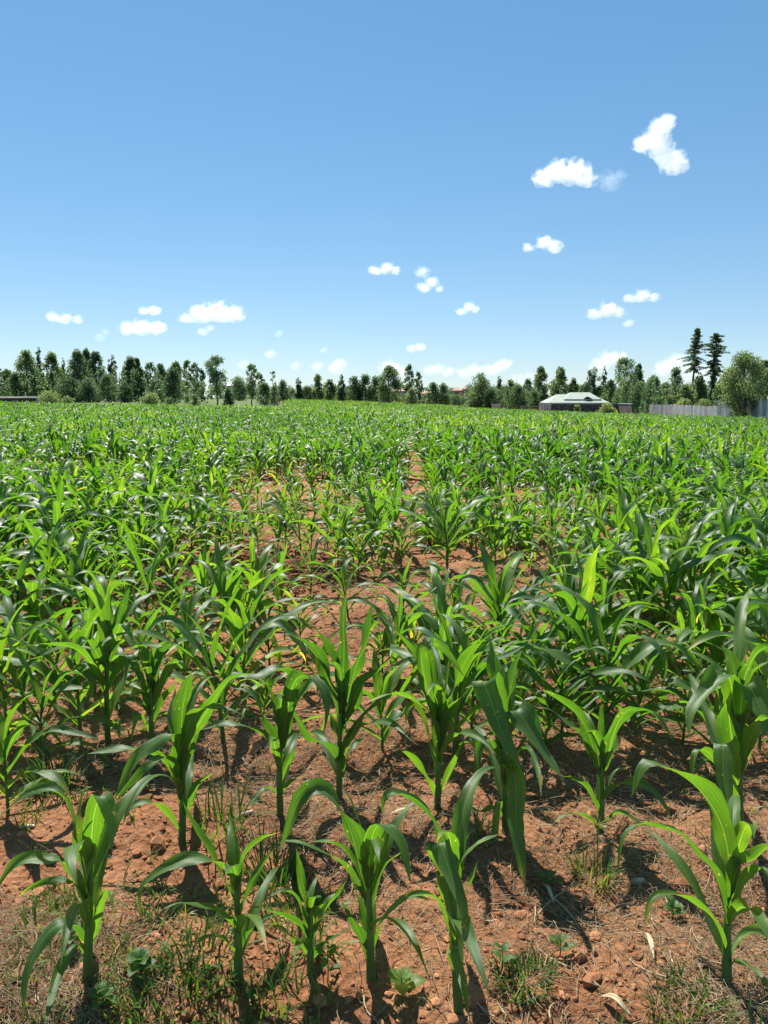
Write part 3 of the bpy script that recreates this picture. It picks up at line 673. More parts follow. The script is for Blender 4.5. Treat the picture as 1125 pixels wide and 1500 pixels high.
mb = MB()
for _ in range(1300):
    x, y = rnd_ground(1, 1.5, 13, 1.7); x, y = x[0], y[0]
    if vn(x, y, 1.0) + (.2 if x < -.2 and y < 2.6 else 0) < .48: continue
    V, F, T = blades(x, y, random.randint(3, 14), random.uniform(.01, .06), random.uniform(.03, .12), .0022, random.uniform(.3, .65), 1.0, .6)
    mb.add(V, F, None, T)
for _ in range(120):                       # denser weeds in the lower left corner
    x = random.uniform(-1.1, -.15); y = random.uniform(1.5, 2.3)
    V, F, T = blades(x, y, random.randint(6, 20), random.uniform(.02, .06), random.uniform(.04, .12), .0026, random.uniform(.35, .62), 1.0, .6); mb.add(V, F, None, T)
o = link('grass_weeds', mb.done('grass_weeds', M['grass'])); tag(o, 'short green weeds and grass sprouting between the maize rows', 'weeds', None, 'stuff')

for bx, by, nb, rad, L, w, tone, lab in [
    (82, 1160, 70, .09, .26, .0032, .25, 'tall dark grass tuft behind the bottom left maize plant'),
    (325, 1215, 60, .09, .24, .0030, .28, 'wispy grass tuft in shade right of the second row left plant'),
    (768, 1440, 150, .085, .075, .0030, .40, 'low round green grass clump on straw near the bottom centre right'),
    (1010, 1490, 120, .10, .08, .0028, .42, 'low grass patch at the bottom edge below the right front plant'),
    (300, 1405, 80, .11, .12, .0032, .35, 'grass tuft at the foot of the slim front row plant'),
    (250, 1475, 110, .11, .11, .0030, .30, 'dense weedy grass tuft at the bottom edge left of centre'),
    (410, 1475, 60, .09, .12, .0030, .38, 'grass tuft below the small stunted maize plant'),
    (640, 790, 420, .24, .36, .0035, .30, 'fine grass clump beside the narrow bare path between the rows'),
    (742, 800, 420, .22, .34, .0035, .38, 'fine grass clump right of the tall lone maize plant'),
    (870, 1290, 60, .07, .13, .0028, .62, 'yellowing grass tuft in front of the neat maize plant'),
    (400, 1290, 90, .09, .20, .0028, .22, 'dark grass tuft in shade behind the front row'),
    (700, 1230, 26, .05, .12, .0026, .5, 'sparse grass tuft left of the silvery drooping leaves')]:
    P0 = hit(bx, by)
    V, F, T = blades(P0[0], P0[1], nb, rad, L, w, tone, .9, .75)
    o = link('grass_tuft', mesh('grass_tuft', V - P0, F, None, T, M['grass']), None, P0); tag(o, lab, 'grass tuft', 'grass tufts among the maize')

def weed(bx, by, lab, nl, L, w, h, tone, name='weed_seedling'):
    P0 = hit(bx, by); root = thing(name, P0, lab, 'weed', 'broad-leaved weeds between the rows')
    mb = MB(); mb.tube([[0, 0, -.01], [.002, 0, h * .5], [0, .002, h]], [.002, .0018, .0012], 6, .5); link('stem', mb.done('stem', M['stalk']), root)
    mb = MB()
    for i in range(nl):
        a = i * 2.4 + random.uniform(-.3, .3); hh = h * (.35 + .65 * i / max(1, nl - 1)); t = np.linspace(0, 1, 9)
        l = L * random.uniform(.7, 1.15) * (1.1 - .5 * i / nl); th = R(55 - 20 * i / nl) + .8 * t ** 1.5
        P = np.stack([np.cumsum(np.sin(th)) * cos(a), np.cumsum(np.sin(th)) * sin(a), np.cumsum(np.cos(th))], -1) * l / 9 + [0, 0, hh]
        Bv = np.broadcast_to(np.array([-sin(a), cos(a), 0]), P.shape)
        hw = w * (np.sin(pi * np.clip(t * .93 + .05, 0, 1)) ** .8) * (1 + .22 * np.sin(t * 21))
        s = np.linspace(-1, 1, 5); Nn = np.cross(np.gradient(P, axis=0), Bv); Nn /= np.linalg.norm(Nn, axis=1)[:, None]
        V = P[:, None] + (hw[:, None] * s)[..., None] * Bv[:, None] + (hw[:, None] * .3 * np.abs(s))[..., None] * Nn[:, None]
        ix = np.arange(45).reshape(9, 5); F = np.stack([ix[:-1, :-1], ix[:-1, 1:], ix[1:, 1:], ix[1:, :-1]], -1).reshape(-1, 4)
        mb.add(V.reshape(-1, 3), F, np.stack(np.broadcast_arrays(s[None], t[:, None]), -1).reshape(-1, 2), tone + random.gauss(0, .04))
    link('foliage', mb.done('foliage', M['maize']), root)
for a in [(588, 1462, 'pale lobed weed seedling at the bottom edge just right of centre', 6, .07, .022, .06, .66), (150, 1475, 'small round-leaved weed at the bottom left foot of the maize', 7, .05, .016, .03, .45),
          (480, 1440, 'thin weed sprig beside the small stunted maize plant', 6, .045, .010, .10, .5), (820, 1400, 'little weed sprig on bare soil between straw patches', 6, .05, .011, .05, .45),
          (735, 1420, 'small leafy weed on straw right of the limp front plant', 5, .045, .010, .06, .5), (985, 1345, 'dark weed in shade left of the bottom right maize plant', 7, .05, .014, .04, .3),
          (205, 1430, 'spreading weed in the deep shade at lower left', 8, .06, .018, .05, .38), (105, 1390, 'leafy weed under the bottom left maize plant', 7, .06, .016, .06, .42), (800, 1300, 'low weed in the dark shadow of the silvery plant', 6, .05, .013, .04, .3)]:
    weed(*a)
# yellow-headed sedge
P0 = hit(872, 1300); root = thing('sedge', P0, 'slender sedge with a yellow star-shaped head before the neat maize plant', 'weed')
hd = at(866, 1210, P0[1])[2] - P0[2]
mb = MB(); mb.tube([[0, 0, -.01], [.004, 0, hd * .5], [-.005, 0, hd]], [.0025, .002, .0015], 6, .5); link('stem', mb.done('stem', M['stalk']), root)
mb = MB(); V, F, T = blades(0, 0, 46, .004, .065, .0016, .74, .9, .2); V[:, 2] += hd - float(gz(0, 0)); V[:, 0] -= .005; mb.add(V, F, None, T)
link('flower_head', mb.done('flower_head', M['grass']), root)
# dry husks and a cob left on the ground
def husk(bx, by, bx2, by2, w, lab, name='dry_husk'):
    A, B = hit(bx, by), hit(bx2, by2); P = spline([A - A, (B - A) / 2 + [0, 0, .02], B - A], 10) + [0, 0, .012]
    d = (B - A); Bv = np.broadcast_to(np.array([-d[1], d[0], 0]) / np.linalg.norm(d), P.shape)
    G = leaf_grid(P, Bv, w, 7, .01, int(bx), .4, .25, .8, 0, False)
    o = link(name, mesh(name, *G, M['straw']), None, A); tag(o, lab, 'dry husk', 'dry husks on the soil')
    sm = o.modifiers.new('thick', 'SOLIDIFY'); sm.thickness = .0012
husk(882, 1466, 925, 1496, .02, 'pale dry maize husk lying at the bottom edge in straw'); husk(945, 1372, 958, 1412, .016, 'narrow dry leaf scrap standing out pale below the arching leaf')
husk(795, 1300, 812, 1330, .014, 'thin dry leaf scrap at the edge of the dark shadow'); husk(570, 1198, 610, 1194, .012, 'dry leaf strip on soil between the second row plants')
def cob(bx, by, bx2, by2, r, lab, cat, name):
    A, B = hit(bx, by), hit(bx2, by2); mb = MB(); t = np.linspace(0, 1, 9)
    mb.tube((B - A)[None] * t[:, None] + [0, 0, r * .8], r * np.sqrt(np.clip(1 - (2 * t - 1) ** 4, .05, 1)) * (1 + .08 * np.sin(t * 40)), 9)
    o = link(name, mb.done(name, M['cob']), None, A); tag(o, lab, cat)
cob(923, 1296, 945, 1293, .011, 'pale old maize cob lying on the soil below the neat plant', 'maize cob', 'maize_cob')
cob(28, 1214, 52, 1212, .008, 'whitish broken stalk piece on the soil at the left edge', 'stalk piece', 'stalk_piece')
cob(345, 1200, 372, 1190, .009, 'dark fallen stalk piece on straw in the second row', 'stalk piece', 'stalk_piece')

# ------------------------------------------------------------------ trees
def crown_cards(lobes, n, size, hang, tone, q):
    """n leaf sprays spread through the lobes (x, y, z, rx, ry, rz)"""
    lobes = np.asarray(lobes); vol = lobes[:, 3] * lobes[:, 4] * lobes[:, 5]; vol = vol ** .7
    pick = q.choice(len(lobes), n, p=vol / vol.sum())
    u = q.normal(size=(n, 3)); u /= np.linalg.norm(u, axis=1)[:, None]
    rad = q.random(n) ** .45
    Cc = lobes[pick, :3] + u * lobes[pick, 3:6] * rad[:, None]
    A = q.normal(size=(n, 3)); A[:, 2] -= hang; A /= np.linalg.norm(A, axis=1)[:, None]
    Bq = np.cross(A, q.normal(size=(n, 3))); Bq /= np.linalg.norm(Bq, axis=1)[:, None]
    s = size * q.uniform(.6, 1.4, n); l = s * (1 + .5 * min(hang, 1.5))
    V = np.stack([Cc - A * l[:, None] * .5, Cc + Bq * s[:, None] * .38, Cc + A * l[:, None] * .55, Cc - Bq * s[:, None] * .38], 1).reshape(-1, 3)
    lt = q.normal(0, .10, len(lobes))
    tn = np.clip(tone + lt[pick] + q.normal(0, .11, n), 0, 1)
    return V, np.arange(4 * n).reshape(n, 4), np.repeat(tn, 4)

def limb(mb, a, b, r0, r1, q, k=5):
    t = np.linspace(0, 1, 6); P = a[None] * (1 - t)[:, None] + b[None] * t[:, None]
    P = P + q.normal(0, .02, P.shape) * np.linalg.norm(b - a) * np.sin(pi * t)[:, None]
    P[:, 2] += .08 * np.linalg.norm(b - a) * np.sin(pi * t)
    mb.tube(P, r0 + (r1 - r0) * t, k)

def tree(px_, top, wpx, d, kind, label, cat='tree', tone=.45, base_frac=None, seed=0, group='trees along the field edge', name=None, bark='bark', dens=1.0, foot=None):
    q = np.random.default_rng(seed + int(px_ * 7 + top * 13))
    P = at(px_, 583, d); x = P[0]
    z0 = float(gz(x, d)) if foot is None else at(px_, foot, d)[2]
    H = at(px_, top, d)[2] - z0; W = wpx / FPX * d * {'euc': 1.3, 'open': 1.12, 'broad': 1.3, 'con': 1.15, 'bush': 1.15, 'cedar': 1.1, 'bare': 1.1}[kind]
    name = name or {'euc': 'eucalyptus_tree', 'con': 'cypress_tree', 'broad': 'broadleaf_tree', 'bush': 'bush', 'cedar': 'cedar_tree', 'open': 'eucalyptus_tree', 'bare': 'sparse_tree'}[kind]
    root = thing(name, (x, d, z0), label, cat, group)
    tb = MB(); lobes = []
    r0 = max(.06, H * .018) * (1.5 if kind == 'con' else 1.0)
    bf = base_frac if base_frac is not None else {'euc': .14, 'open': .26, 'con': .05, 'broad': .08, 'bush': .02, 'cedar': .3, 'bare': .35}[kind]
    lean = q.normal(0, .02) * H
    ax = lambda z: np.array([lean * (z / H) ** 2, 0, z])
    if kind != 'bush':
        t = np.linspace(0, 1, 9); P_ = np.array([ax(H * .93 * a) for a in t]) + np.r_[[[0, 0, -.2]], q.normal(0, .012, (8, 3)) * H * [1, 1, 0]]
        tb.tube(P_, r0 * (1 - .88 * t) + .012, 8)
    if kind in ('euc', 'open', 'broad', 'bush', 'bare'):
        nl = {'euc': 44, 'open': 30, 'broad': 44, 'bush': 18, 'bare': 9}[kind]
        for i in range(nl):
            f = (i + q.random()) / nl
            z = H * (bf + (1 - bf) * f * .96)
            env = {'euc': np.interp(f, [0, .2, .5, .8, 1], [.6, .95, 1, .75, .22]), 'open': np.interp(f, [0, .3, .7, 1], [.45, .8, 1, .5]), 'broad': np.interp(f, [0, .25, .6, 1], [.85, 1, .9, .35]),
                   'bush': sqrt(max(.05, 1 - f * f)), 'bare': .7}[kind] * W / 2
            lr = W * {'euc': .17, 'open': .15, 'broad': .20, 'bush': .24, 'bare': .10}[kind] * q.uniform(.7, 1.3)
            a = q.uniform(0, 2 * pi); rr = max(0, env - lr * .7) * sqrt(q.random() * .75 + .25)
            c = ax(z) + np.array([rr * cos(a), rr * sin(a), 0]); c[2] = min(c[2], H - lr * .8)
            lobes.append([*c, lr, lr, lr * q.uniform(.8, 1.25)])
            if kind != 'bush' and i % 2 == 0: limb(tb, ax(max(.1 * H, z - rr * .9 - .05 * H)), c, r0 * .32, .012, q)
        if kind != 'bush':
            for _ in range(3):
                lr = W * .11 * q.uniform(.7, 1.2); lobes.append([*(ax(H - lr) + np.array([q.normal(0, W * .07), q.normal(0, W * .07), -q.uniform(0, .08) * H])), lr, lr, lr * 1.5])
    elif kind == 'con':
        for i in range(46):
            f = (i + q.random()) / 46; z = H * (bf + (1 - bf) * f)
            env = np.interp(f, [0, .12, .5, .85, 1], [.75, 1, .85, .52, .16]) * W / 2; lr = max(.05 * W, env * .42) * q.uniform(.7, 1.2)
            a = q.uniform(0, 2 * pi); rr = max(0, env - lr * .6) * sqrt(q.random()); lobes.append([rr * cos(a), rr * sin(a), min(z, H - lr), lr, lr, lr * 1.1])
        limb(tb, ax(H * .2), ax(H * .5), r0 * .5, .02, q)
    elif kind == 'cedar':
        shape = ([0, .10, .3, .55, .8, 1], [.55, .95, 1, .66, .34, .04]) if wpx < 45 and seed == 1 else ([0, .10, .35, .65, .9, 1], [.60, .85, .95, .85, .5, .12])
        nb = 52
        for i in range(nb):
            f = (i + q.random()) / nb; z = H * (bf + (1 - bf) * f * .98)
            R_ = np.interp(f, *shape) * W / 2 * (q.uniform(.35, 1.25) if f < .8 else q.uniform(.5, 1.1)); a = i * 2.4 + q.normal(0, .3)
            e = np.array([cos(a), sin(a), 0]); up = q.uniform(.02, .22) if f > .4 else q.uniform(-.22, .06)
            t = np.linspace(0, 1, 6); Pb = ax(z)[None] + e[None] * (R_ * t)[:, None] + np.array([0, 0, 1.0])[None] * (R_ * (up * 1.6 * t - .10 * t ** 2))[:, None]
            tb.tube(Pb, r0 * .22 * (1 - .85 * t), 4)
            for tt in np.linspace(.22, 1, 5):
                c = ax(z) + e * R_ * tt; c[2] += R_ * (up * 1.6 * tt - .10 * tt ** 2) - .03 * W
                lr = W * .046 * (1.25 - .55 * tt) * q.uniform(.8, 1.3); lobes.append([*c, lr * 1.4, lr * 1.4, lr * .8])
    trunk_me = tb.done('trunk', M[bark]) if tb.n else None
    area = H * (1 - bf) * W; size = max(.09, min(.42, 1.55 * d / FPX)) * (1.9 if wpx > 43 and kind == 'broad' else .9 if kind == 'cedar' else 1.0)
    nC = int(np.clip(area * dens * {'euc': 3.3, 'open': 2.1, 'broad': 3.8, 'bush': 4.0, 'con': 4.2, 'cedar': 3.0, 'bare': .8}[kind] / (size * size * .42), 260, 14000))
    V, F, T = crown_cards(lobes, nC, size, {'euc': 1.2, 'open': 1.2, 'broad': .2, 'bush': 0, 'con': .3, 'cedar': .3, 'bare': 0}[kind], tone, q)
    if kind == 'bush':
        for i in range(5): limb(tb, np.array([0, 0, -.05]), np.array(lobes[i * 3][:3]), .04, .01, q)
        trunk_me = tb.done('stem', M[bark])
    link('trunk' if kind != 'bush' else 'stem', trunk_me, root)
    link('crown' if kind != 'bush' else 'foliage', mesh('crown', V, F, None, T, M['tree'], False), root)
    return root

TREES = [
 # px, top, width, distance, kind, label, tone
 (1, 533, 14, 120, 'con', 'dark conifer cut off by the left edge of the view', .30),
 (14, 541, 20, 112, 'euc', 'short bushy tree just right of the left edge conifer', .48),
 (42, 514, 31, 108, 'euc', 'tall pale grey-green eucalyptus nearest the left end of the grove', .60),
 (24, 545, 22, 104, 'broad', 'small dense tree in front of the tall pale eucalyptus', .45),
 (61, 508, 17, 116, 'con', 'dark pointed treetop rising above the left grove, its highest tip', .28),
 (79, 516, 25, 110, 'euc', 'rounded green eucalyptus right of the highest dark treetop', .56),
 (96, 523, 12, 122, 'con', 'thin pale spire of a tree seen behind the left grove', .55),
 (116, 513, 26, 109, 'euc', 'left member of the broad three-topped clump in the grove', .42),
 (129, 511, 22, 112, 'euc', 'middle and highest member of the broad three-topped clump', .45),
 (143, 515, 25, 108, 'euc', 'right member of the broad three-topped clump in the grove', .38),
 (104, 552, 40, 98, 'con', 'low dark cypress spreading in front of the three-topped clump, left one', .32),
 (130, 553, 36, 97, 'con', 'low dark cypress spreading in front of the three-topped clump, right one', .34),
 (167, 519, 19, 112, 'con', 'dark pointed tree standing apart right of the three-topped clump', .28),
 (158, 548, 24, 100, 'broad', 'dull green tree below the dark pointed one', .42),
 (192, 522, 22, 108, 'euc', 'left half of a twin-topped eucalyptus pair in the grove', .46),
 (203, 524, 20, 109, 'euc', 'right half of a twin-topped eucalyptus pair in the grove', .40),
 (183, 558, 26, 98, 'con', 'low dark cypress at the foot of the twin-topped pair', .33),
 (222, 531, 22, 110, 'open', 'airy tree with showing stems right of the twin-topped pair', .42),
 (238, 533, 20, 112, 'euc', 'middling eucalyptus behind the drooping dark tree, left', .48),
 (259, 530, 22, 116, 'euc', 'grey eucalyptus top showing above the drooping dark tree', .52),
 (255, 538, 27, 88, 'broad', 'dark drooping tree with a light green top near the field edge', .36),
 (275, 527, 18, 118, 'open', 'leftmost of three airy tops with sky showing through', .48),
 (286, 531, 16, 118, 'open', 'middle of three airy tops with sky showing through', .46),
 (295, 539, 14, 118, 'open', 'rightmost and lowest of three airy tops with sky showing through', .44),
 (318, 521, 37, 92, 'open', 'big open eucalyptus with a stout short trunk standing in pasture', .50),
 (335, 569, 17, 90, 'con', 'small dark shrubby conifer right of the big open eucalyptus', .32),
 (350, 553, 28, 150, 'broad', 'distant rounded tree between the open and the slender eucalyptus', .46),
 (369, 533, 23, 94, 'open', 'slender eucalyptus on a long bare trunk in the pasture', .44),
 (383, 547, 11, 130, 'open', 'little airy treetop right of the slender eucalyptus', .5),
 (386, 560, 20, 96, 'broad', 'scrubby olive bush tree at the end of the pasture', .48),
 (401, 543, 13, 104, 'bare', 'spindly nearly bare tree standing alone left of centre', .45),
 (402, 566, 16, 108, 'broad', 'leafy lower growth around the spindly bare tree', .42),
 (416, 557, 20, 125, 'broad', 'round dark tree right of the spindly bare tree', .38),
 (437, 553, 15, 150, 'con', 'pointed mid-distance tree left of the low centre gap', .38),
 (450, 566, 20, 150, 'broad', 'low rounded tree between two pointed mid-distance ones', .44),
 (466, 549, 17, 150, 'euc', 'brownish rounded tree in the mid-distance line', .58),
 (483, 556, 18, 155, 'euc', 'medium tree left of the pointed centre conifer', .44),
 (500, 548, 15, 150, 'con', 'pointed conifer at the left end of the flat-topped clump', .34),
 (519, 551, 22, 165, 'broad', 'left tree of the flat-topped clump at the centre', .36),
 (535, 549, 22, 165, 'broad', 'middle tree of the flat-topped clump at the centre', .38),
 (551, 551, 20, 165, 'broad', 'right tree of the flat-topped clump at the centre', .36),
 (569, 536, 30, 150, 'euc', 'tall rounded eucalyptus at centre with lit grey-green crown', .46),
 (599, 534, 18, 160, 'open', 'tall narrow centre tree with separate puffs of foliage', .42),
 (614, 545, 14, 160, 'open', 'shorter mop-headed tree touching the tall narrow centre tree', .44),
 (603, 569, 17, 140, 'broad', 'small round lollipop tree at the far field edge', .46),
 (634, 560, 18, 190, 'broad', 'low far tree left of the pink buildings, left one', .36),
 (648, 562, 18, 190, 'broad', 'low far tree left of the pink buildings, right one', .38),
 (703, 545, 43, 135, 'con', 'broad olive conical tree standing at the right end of the far field', .52),
 (719, 570, 22, 132, 'broad', 'dark bushy tree tucked against the broad conical tree', .36),
 (731, 551, 19, 150, 'con', 'dark spire between the conical tree and the house trees', .30),
 (748, 555, 18, 145, 'euc', 'grey-green pointed tree left of the house trees', .44),
 (757, 563, 25, 138, 'broad', 'bushy olive tree low down left of the house', .46),
 (773, 555, 17, 150, 'euc', 'medium rounded tree left of the tall house tree', .44),
 (791, 537, 23, 142, 'euc', 'tall tapering tree just left of the pale-roofed house', .50),
 (783, 572, 20, 134, 'broad', 'low bush tree beside the stone gate left of the house', .48),
 (819, 539, 24, 160, 'euc', 'tall grey tapering tree rising behind the left roof end', .50),
 (838, 554, 16, 160, 'euc', 'small tree behind the middle of the roof', .46),
 (852, 566, 22, 165, 'broad', 'low dark tree behind the raised part of the roof', .40),
 (868, 537, 30, 158, 'con', 'dark feathery conifer behind the right roof end', .34),
 (884, 536, 14, 165, 'con', 'thin pale spire right of the feathery conifer', .50),
 (892, 556, 22, 150, 'euc', 'leafy tree right behind the roof, below the thin spire', .52),
 (916, 523, 38, 145, 'open', 'wide airy-crowned eucalyptus, the tallest right of the house', .48),
 (934, 533, 17, 148, 'euc', 'dark narrow eucalyptus against the wide airy one', .34),
 (913, 556, 30, 140, 'broad', 'dark lower tree beneath the wide airy eucalyptus', .36),
 (937, 560, 26, 132, 'euc', 'pale tree left of the start of the metal fence', .54),
 (957, 551, 28, 125, 'euc', 'rounded tree with two thin stems behind the fence start', .48),
 (975, 560, 22, 122, 'broad', 'mid green tree between the rounded tree and the cedars', .50),
 (990, 538, 22, 108, 'broad', 'upright leafy tree left of the two tall cedars', .42),
 (1004, 563, 26, 100, 'broad', 'bright leafy tree at the foot of the left cedar', .60),
 (1022, 551, 26, 102, 'euc', 'sunlit leafy tree between the two cedar trunks', .62),
 (1062, 560, 24, 98, 'broad', 'light green tree right of the thick cedar trunk', .64),
 (1060, 548, 26, 90, 'broad', 'olive tree at the left flank of the big fence tree', .50),
 (1070, 538, 44, 82, 'broad', 'left crown mass of the big spreading tree by the fence', .52),
 (1088, 517, 60, 69, 'euc', 'big spreading olive tree overhanging the metal fence', .54),
 (1117, 530, 46, 88, 'broad', 'greyish tree at the right edge behind the big spreading one', .44),
 (1122, 540, 40, 72, 'euc', 'yellow-green tree cut off by the right edge above the fence', .60),
]
for k, (a, b, w, d, kind, lab, tone) in enumerate(TREES):
    tree(a, b, w, d, kind, lab, tone=tone + (.04 if kind in ('euc', 'open') else 0), bark='pale_bark' if kind in ('open', 'euc') else 'bark', dens=1.9 if w > 43 else .8, base_frac=.24 if d == 69 else None, name='broadleaf_tree' if d == 69 else None)
tree(1012, 479, 43, 104, 'cedar', 'tall slim cedar with layered drooping branches, left one of the two', tone=.42, base_frac=.55, seed=1, dens=.75)
ced = tree(1043, 486, 40, 102, 'cedar', 'tall cedar with a ragged top on a thick ivy-clad trunk, right one', tone=.44, base_frac=.55, seed=2, dens=.95)
q = np.random.default_rng(3)
hh = at(1043, 535, 102)[2] - ced.location[2]
V, F, T = crown_cards([[q.normal(0, .15), q.normal(0, .15), z, .42, .42, .5] for z in np.linspace(.3, hh, 16)], 2400, .18, .5, .32, q)
link('ivy', mesh('ivy', V, F, None, T, M['tree'], False), ced)
for a, b, w, d, lab, tone in [(72, 574, 34, 82, 'yellow-green rounded bush at the left field edge', .66), (98, 581, 22, 84, 'small green bush next to the yellow-green rounded bush', .60), (220, 576, 30, 86, 'dry yellowish shrub before the grove right of the twin tops', .62), (248, 582, 18, 84, 'low dark shrub at the foot of the drooping tree', .42), (285, 578, 14, 88, 'thin scrubby sapling bush in the pasture', .6),
                        (888, 591, 31, 116, 'yellow-olive bush in front of the dark stone wall, larger one', .68), (846, 593, 13, 117, 'small green bush in front of the dark stone wall', .62), (981, 579, 18, 104, 'yellow-green shrub behind the fence start', .78),
                        (1000, 584, 30, 97, 'bright banana-like shrub behind the fence below the left cedar', .80), (1030, 586, 30, 95, 'bright leafy shrub behind the fence between the cedars', .74), (1084, 596, 30, 71, 'dark shrub growing over the metal fence under the big tree', .18),
                        (592, 580, 20, 205, 'low far shrub left of the lollipop tree', .5), (625, 579, 22, 205, 'low far shrub right of the lollipop tree', .46), (648, 577, 24, 205, 'low brownish far shrub before the red roofs', .62), (672, 579, 26, 205, 'low pale far shrub before the pink building', .66),
                        (560, 580, 26, 205, 'low far shrub under the tall centre eucalyptus', .46), (520, 580, 30, 205, 'low far shrub under the flat-topped clump', .44), (480, 580, 30, 205, 'low far shrub left of the flat-topped clump', .46), (440, 580, 30, 205, 'low far shrub in the centre-left gap', .48)]:
    tree(a, b, w, d, 'bush', lab, 'bush', tone=tone, group='bushes along the field edge')

# tangled growth at the foot of the trees
q = np.random.default_rng(21); lobes = []
for a, b, st, dd, ty in ((-60, 235, 2.6, 106, 546), (235, 300, 3.2, 106, 562), (395, 565, 4.2, 172, 572), (565, 700, 6, 200, 578), (700, 795, 3.6, 140, 568), (905, 945, 3.6, 128, 566), (945, 1180, 3.2, 104, 562)):
    for px_ in np.arange(a, b, st):
        d = dd * q.uniform(.97, 1.06); P = at(px_, ty + q.normal(0, 6), d); z0 = float(gz(P[0], d)); h = max(.8, P[2] - z0)
        for k in range(4):
            w = q.uniform(.45, .95) * st * d / FPX * 1.6; lobes.append([P[0] + q.normal(0, .3), d + q.normal(0, .5), z0 + h * (k + .5) / 4, w, w, h * .2])
V, F, T = crown_cards(lobes, 60000, .24, .3, .36, q)
o = link('undergrowth', mesh('undergrowth', V, F, None, T, M['tree'], False)); tag(o, 'tangled green undergrowth along the foot of the tree belt', 'undergrowth', None, 'stuff')

# the wood far behind that reads as one mass
q = np.random.default_rng(8); lobes = []
for px_ in np.arange(-260, 1400, 5.5):
    d = q.uniform(300, 420); topy = 566 + 5 * (vn(px_, 0, .02) - .5) * 2 + q.normal(0, 2.2)
    if 655 < px_ < 690: topy += 4
    P = at(px_, topy, d); z0 = -3.0; h = P[2] - z0
    for k in range(7):
        w = q.uniform(1.3, 2.6); lobes.append([P[0] + q.normal(0, 1.0), P[1] + q.normal(0, 2), z0 + h * (k + .5) / 7, w, w, h * .13])
V, F, T = crown_cards(lobes, 60000, .8, .5, .44, q)
o = link('distant_woods', mesh('distant_woods', V, F, None, T, M['tree'], False)); tag(o, 'low line of far woods along the horizon', 'woods', None, 'stuff')

# ------------------------------------------------------------------ buildings and fences
def prism(mb, pts, faces): mb.add(pts, faces[0] if False else np.array([f for f in faces if len(f) == 4]) if any(len(f) == 4 for f in faces) else np.array(faces))
def hip(mb, x0, x1, y0, y1, z0, z1, rx0, rx1, th=.12):
    ym = (y0 + y1) / 2
    p = [[x0, y0, z0], [x1, y0, z0], [x1, y1, z0], [x0, y1, z0], [rx0, ym, z1], [rx1, ym, z1]]
    b = [[a, c, e - th] for a, c, e in p[:4]]
    V = p + b
    mb.add(V, [[0, 1, 5, 4], [2, 3, 4, 5], [0, 6, 7, 1], [1, 7, 8, 2], [2, 8, 9, 3], [3, 9, 6, 0], [6, 9, 8, 7]])
    mb.add(V, [[1, 2, 5], [3, 0, 4]])
d = 130.0
A = lambda px_, py_, dd: at(px_, py_, dd)
zb = float(gz(36, d)) - .1
house = thing('house', (A(850, 590, d)[0], d + 4, zb), 'bungalow with a pale green hipped metal roof behind the dark wall', 'house')
hx = house.location; L_ = lambda px_, py_: np.array(A(px_, py_, d)) - np.array(hx)
xl, xr = L_(804, 590)[0], L_(894, 590)[0]; ze = L_(850, 590)[2]; zr = L_(850, 577.6)[2]
mb = MB(); mb.box(((xl + xr) / 2, 0, ze / 2), (xr - xl - 1.0, 7.0, ze)); wl_ = link('wall', mb.done('wall', M['wall'], False), house)
mb = MB(); hip(mb, xl, xr, -4, 4, ze, zr, L_(823, 578)[0], L_(876, 581)[0]); rf = link('roof', mb.done('roof', M['roof'], False), house)
zt = L_(850, 575.6)[2]
mb = MB(); hip(mb, L_(829, 580)[0], L_(884, 583)[0], -2.9, 3.1, ze + (zr - ze) * .42, zt + .12, L_(844, 576)[0], L_(873, 576)[0]); link('raised_roof', mb.done('raised_roof', M['roof'], False), house)
mb = MB(); a0, a1, am = L_(858, 584), L_(870, 584), L_(863.5, 580.8)
yv = -2.95
mb.add([[a0[0], yv, a0[2]], [a1[0], yv, a1[2]], [am[0], yv, am[2]], [a0[0], yv + 1.6, a0[2]], [a1[0], yv + 1.6, a1[2]], [am[0], yv + 1.6, am[2]]], [[0, 1, 2], [3, 5, 4]])
mb.add([[a0[0], yv, a0[2]], [a1[0], yv, a1[2]], [am[0], yv, am[2]], [a0[0], yv + 1.6, a0[2]], [a1[0], yv + 1.6, a1[2]], [am[0], yv + 1.6, am[2]]], [[0, 2, 5, 3], [1, 4, 5, 2], [0, 3, 4, 1]])
link('gable_vent', mb.done('gable_vent', M['dark'], False), house)
mb = MB(); mb.box(((xl + xr) / 2, -4.06, ze - .10), (xr - xl + .1, .06, .22)); link('fascia', mb.done('fascia', M['white'], False), house)
for px_ in (820, 846, 876):
    c = L_(px_, 594); mb = MB(); mb.box((c[0], -3.52, ze - 1.25), (1.3, .08, 1.1)); w_ = link('window', mb.done('window', M['white'], False), house)
    mb = MB(); mb.box((c[0], -3.58, ze - 1.25), (1.1, .06, .9)); link('pane', mb.done('pane', M['dark'], False), w_)

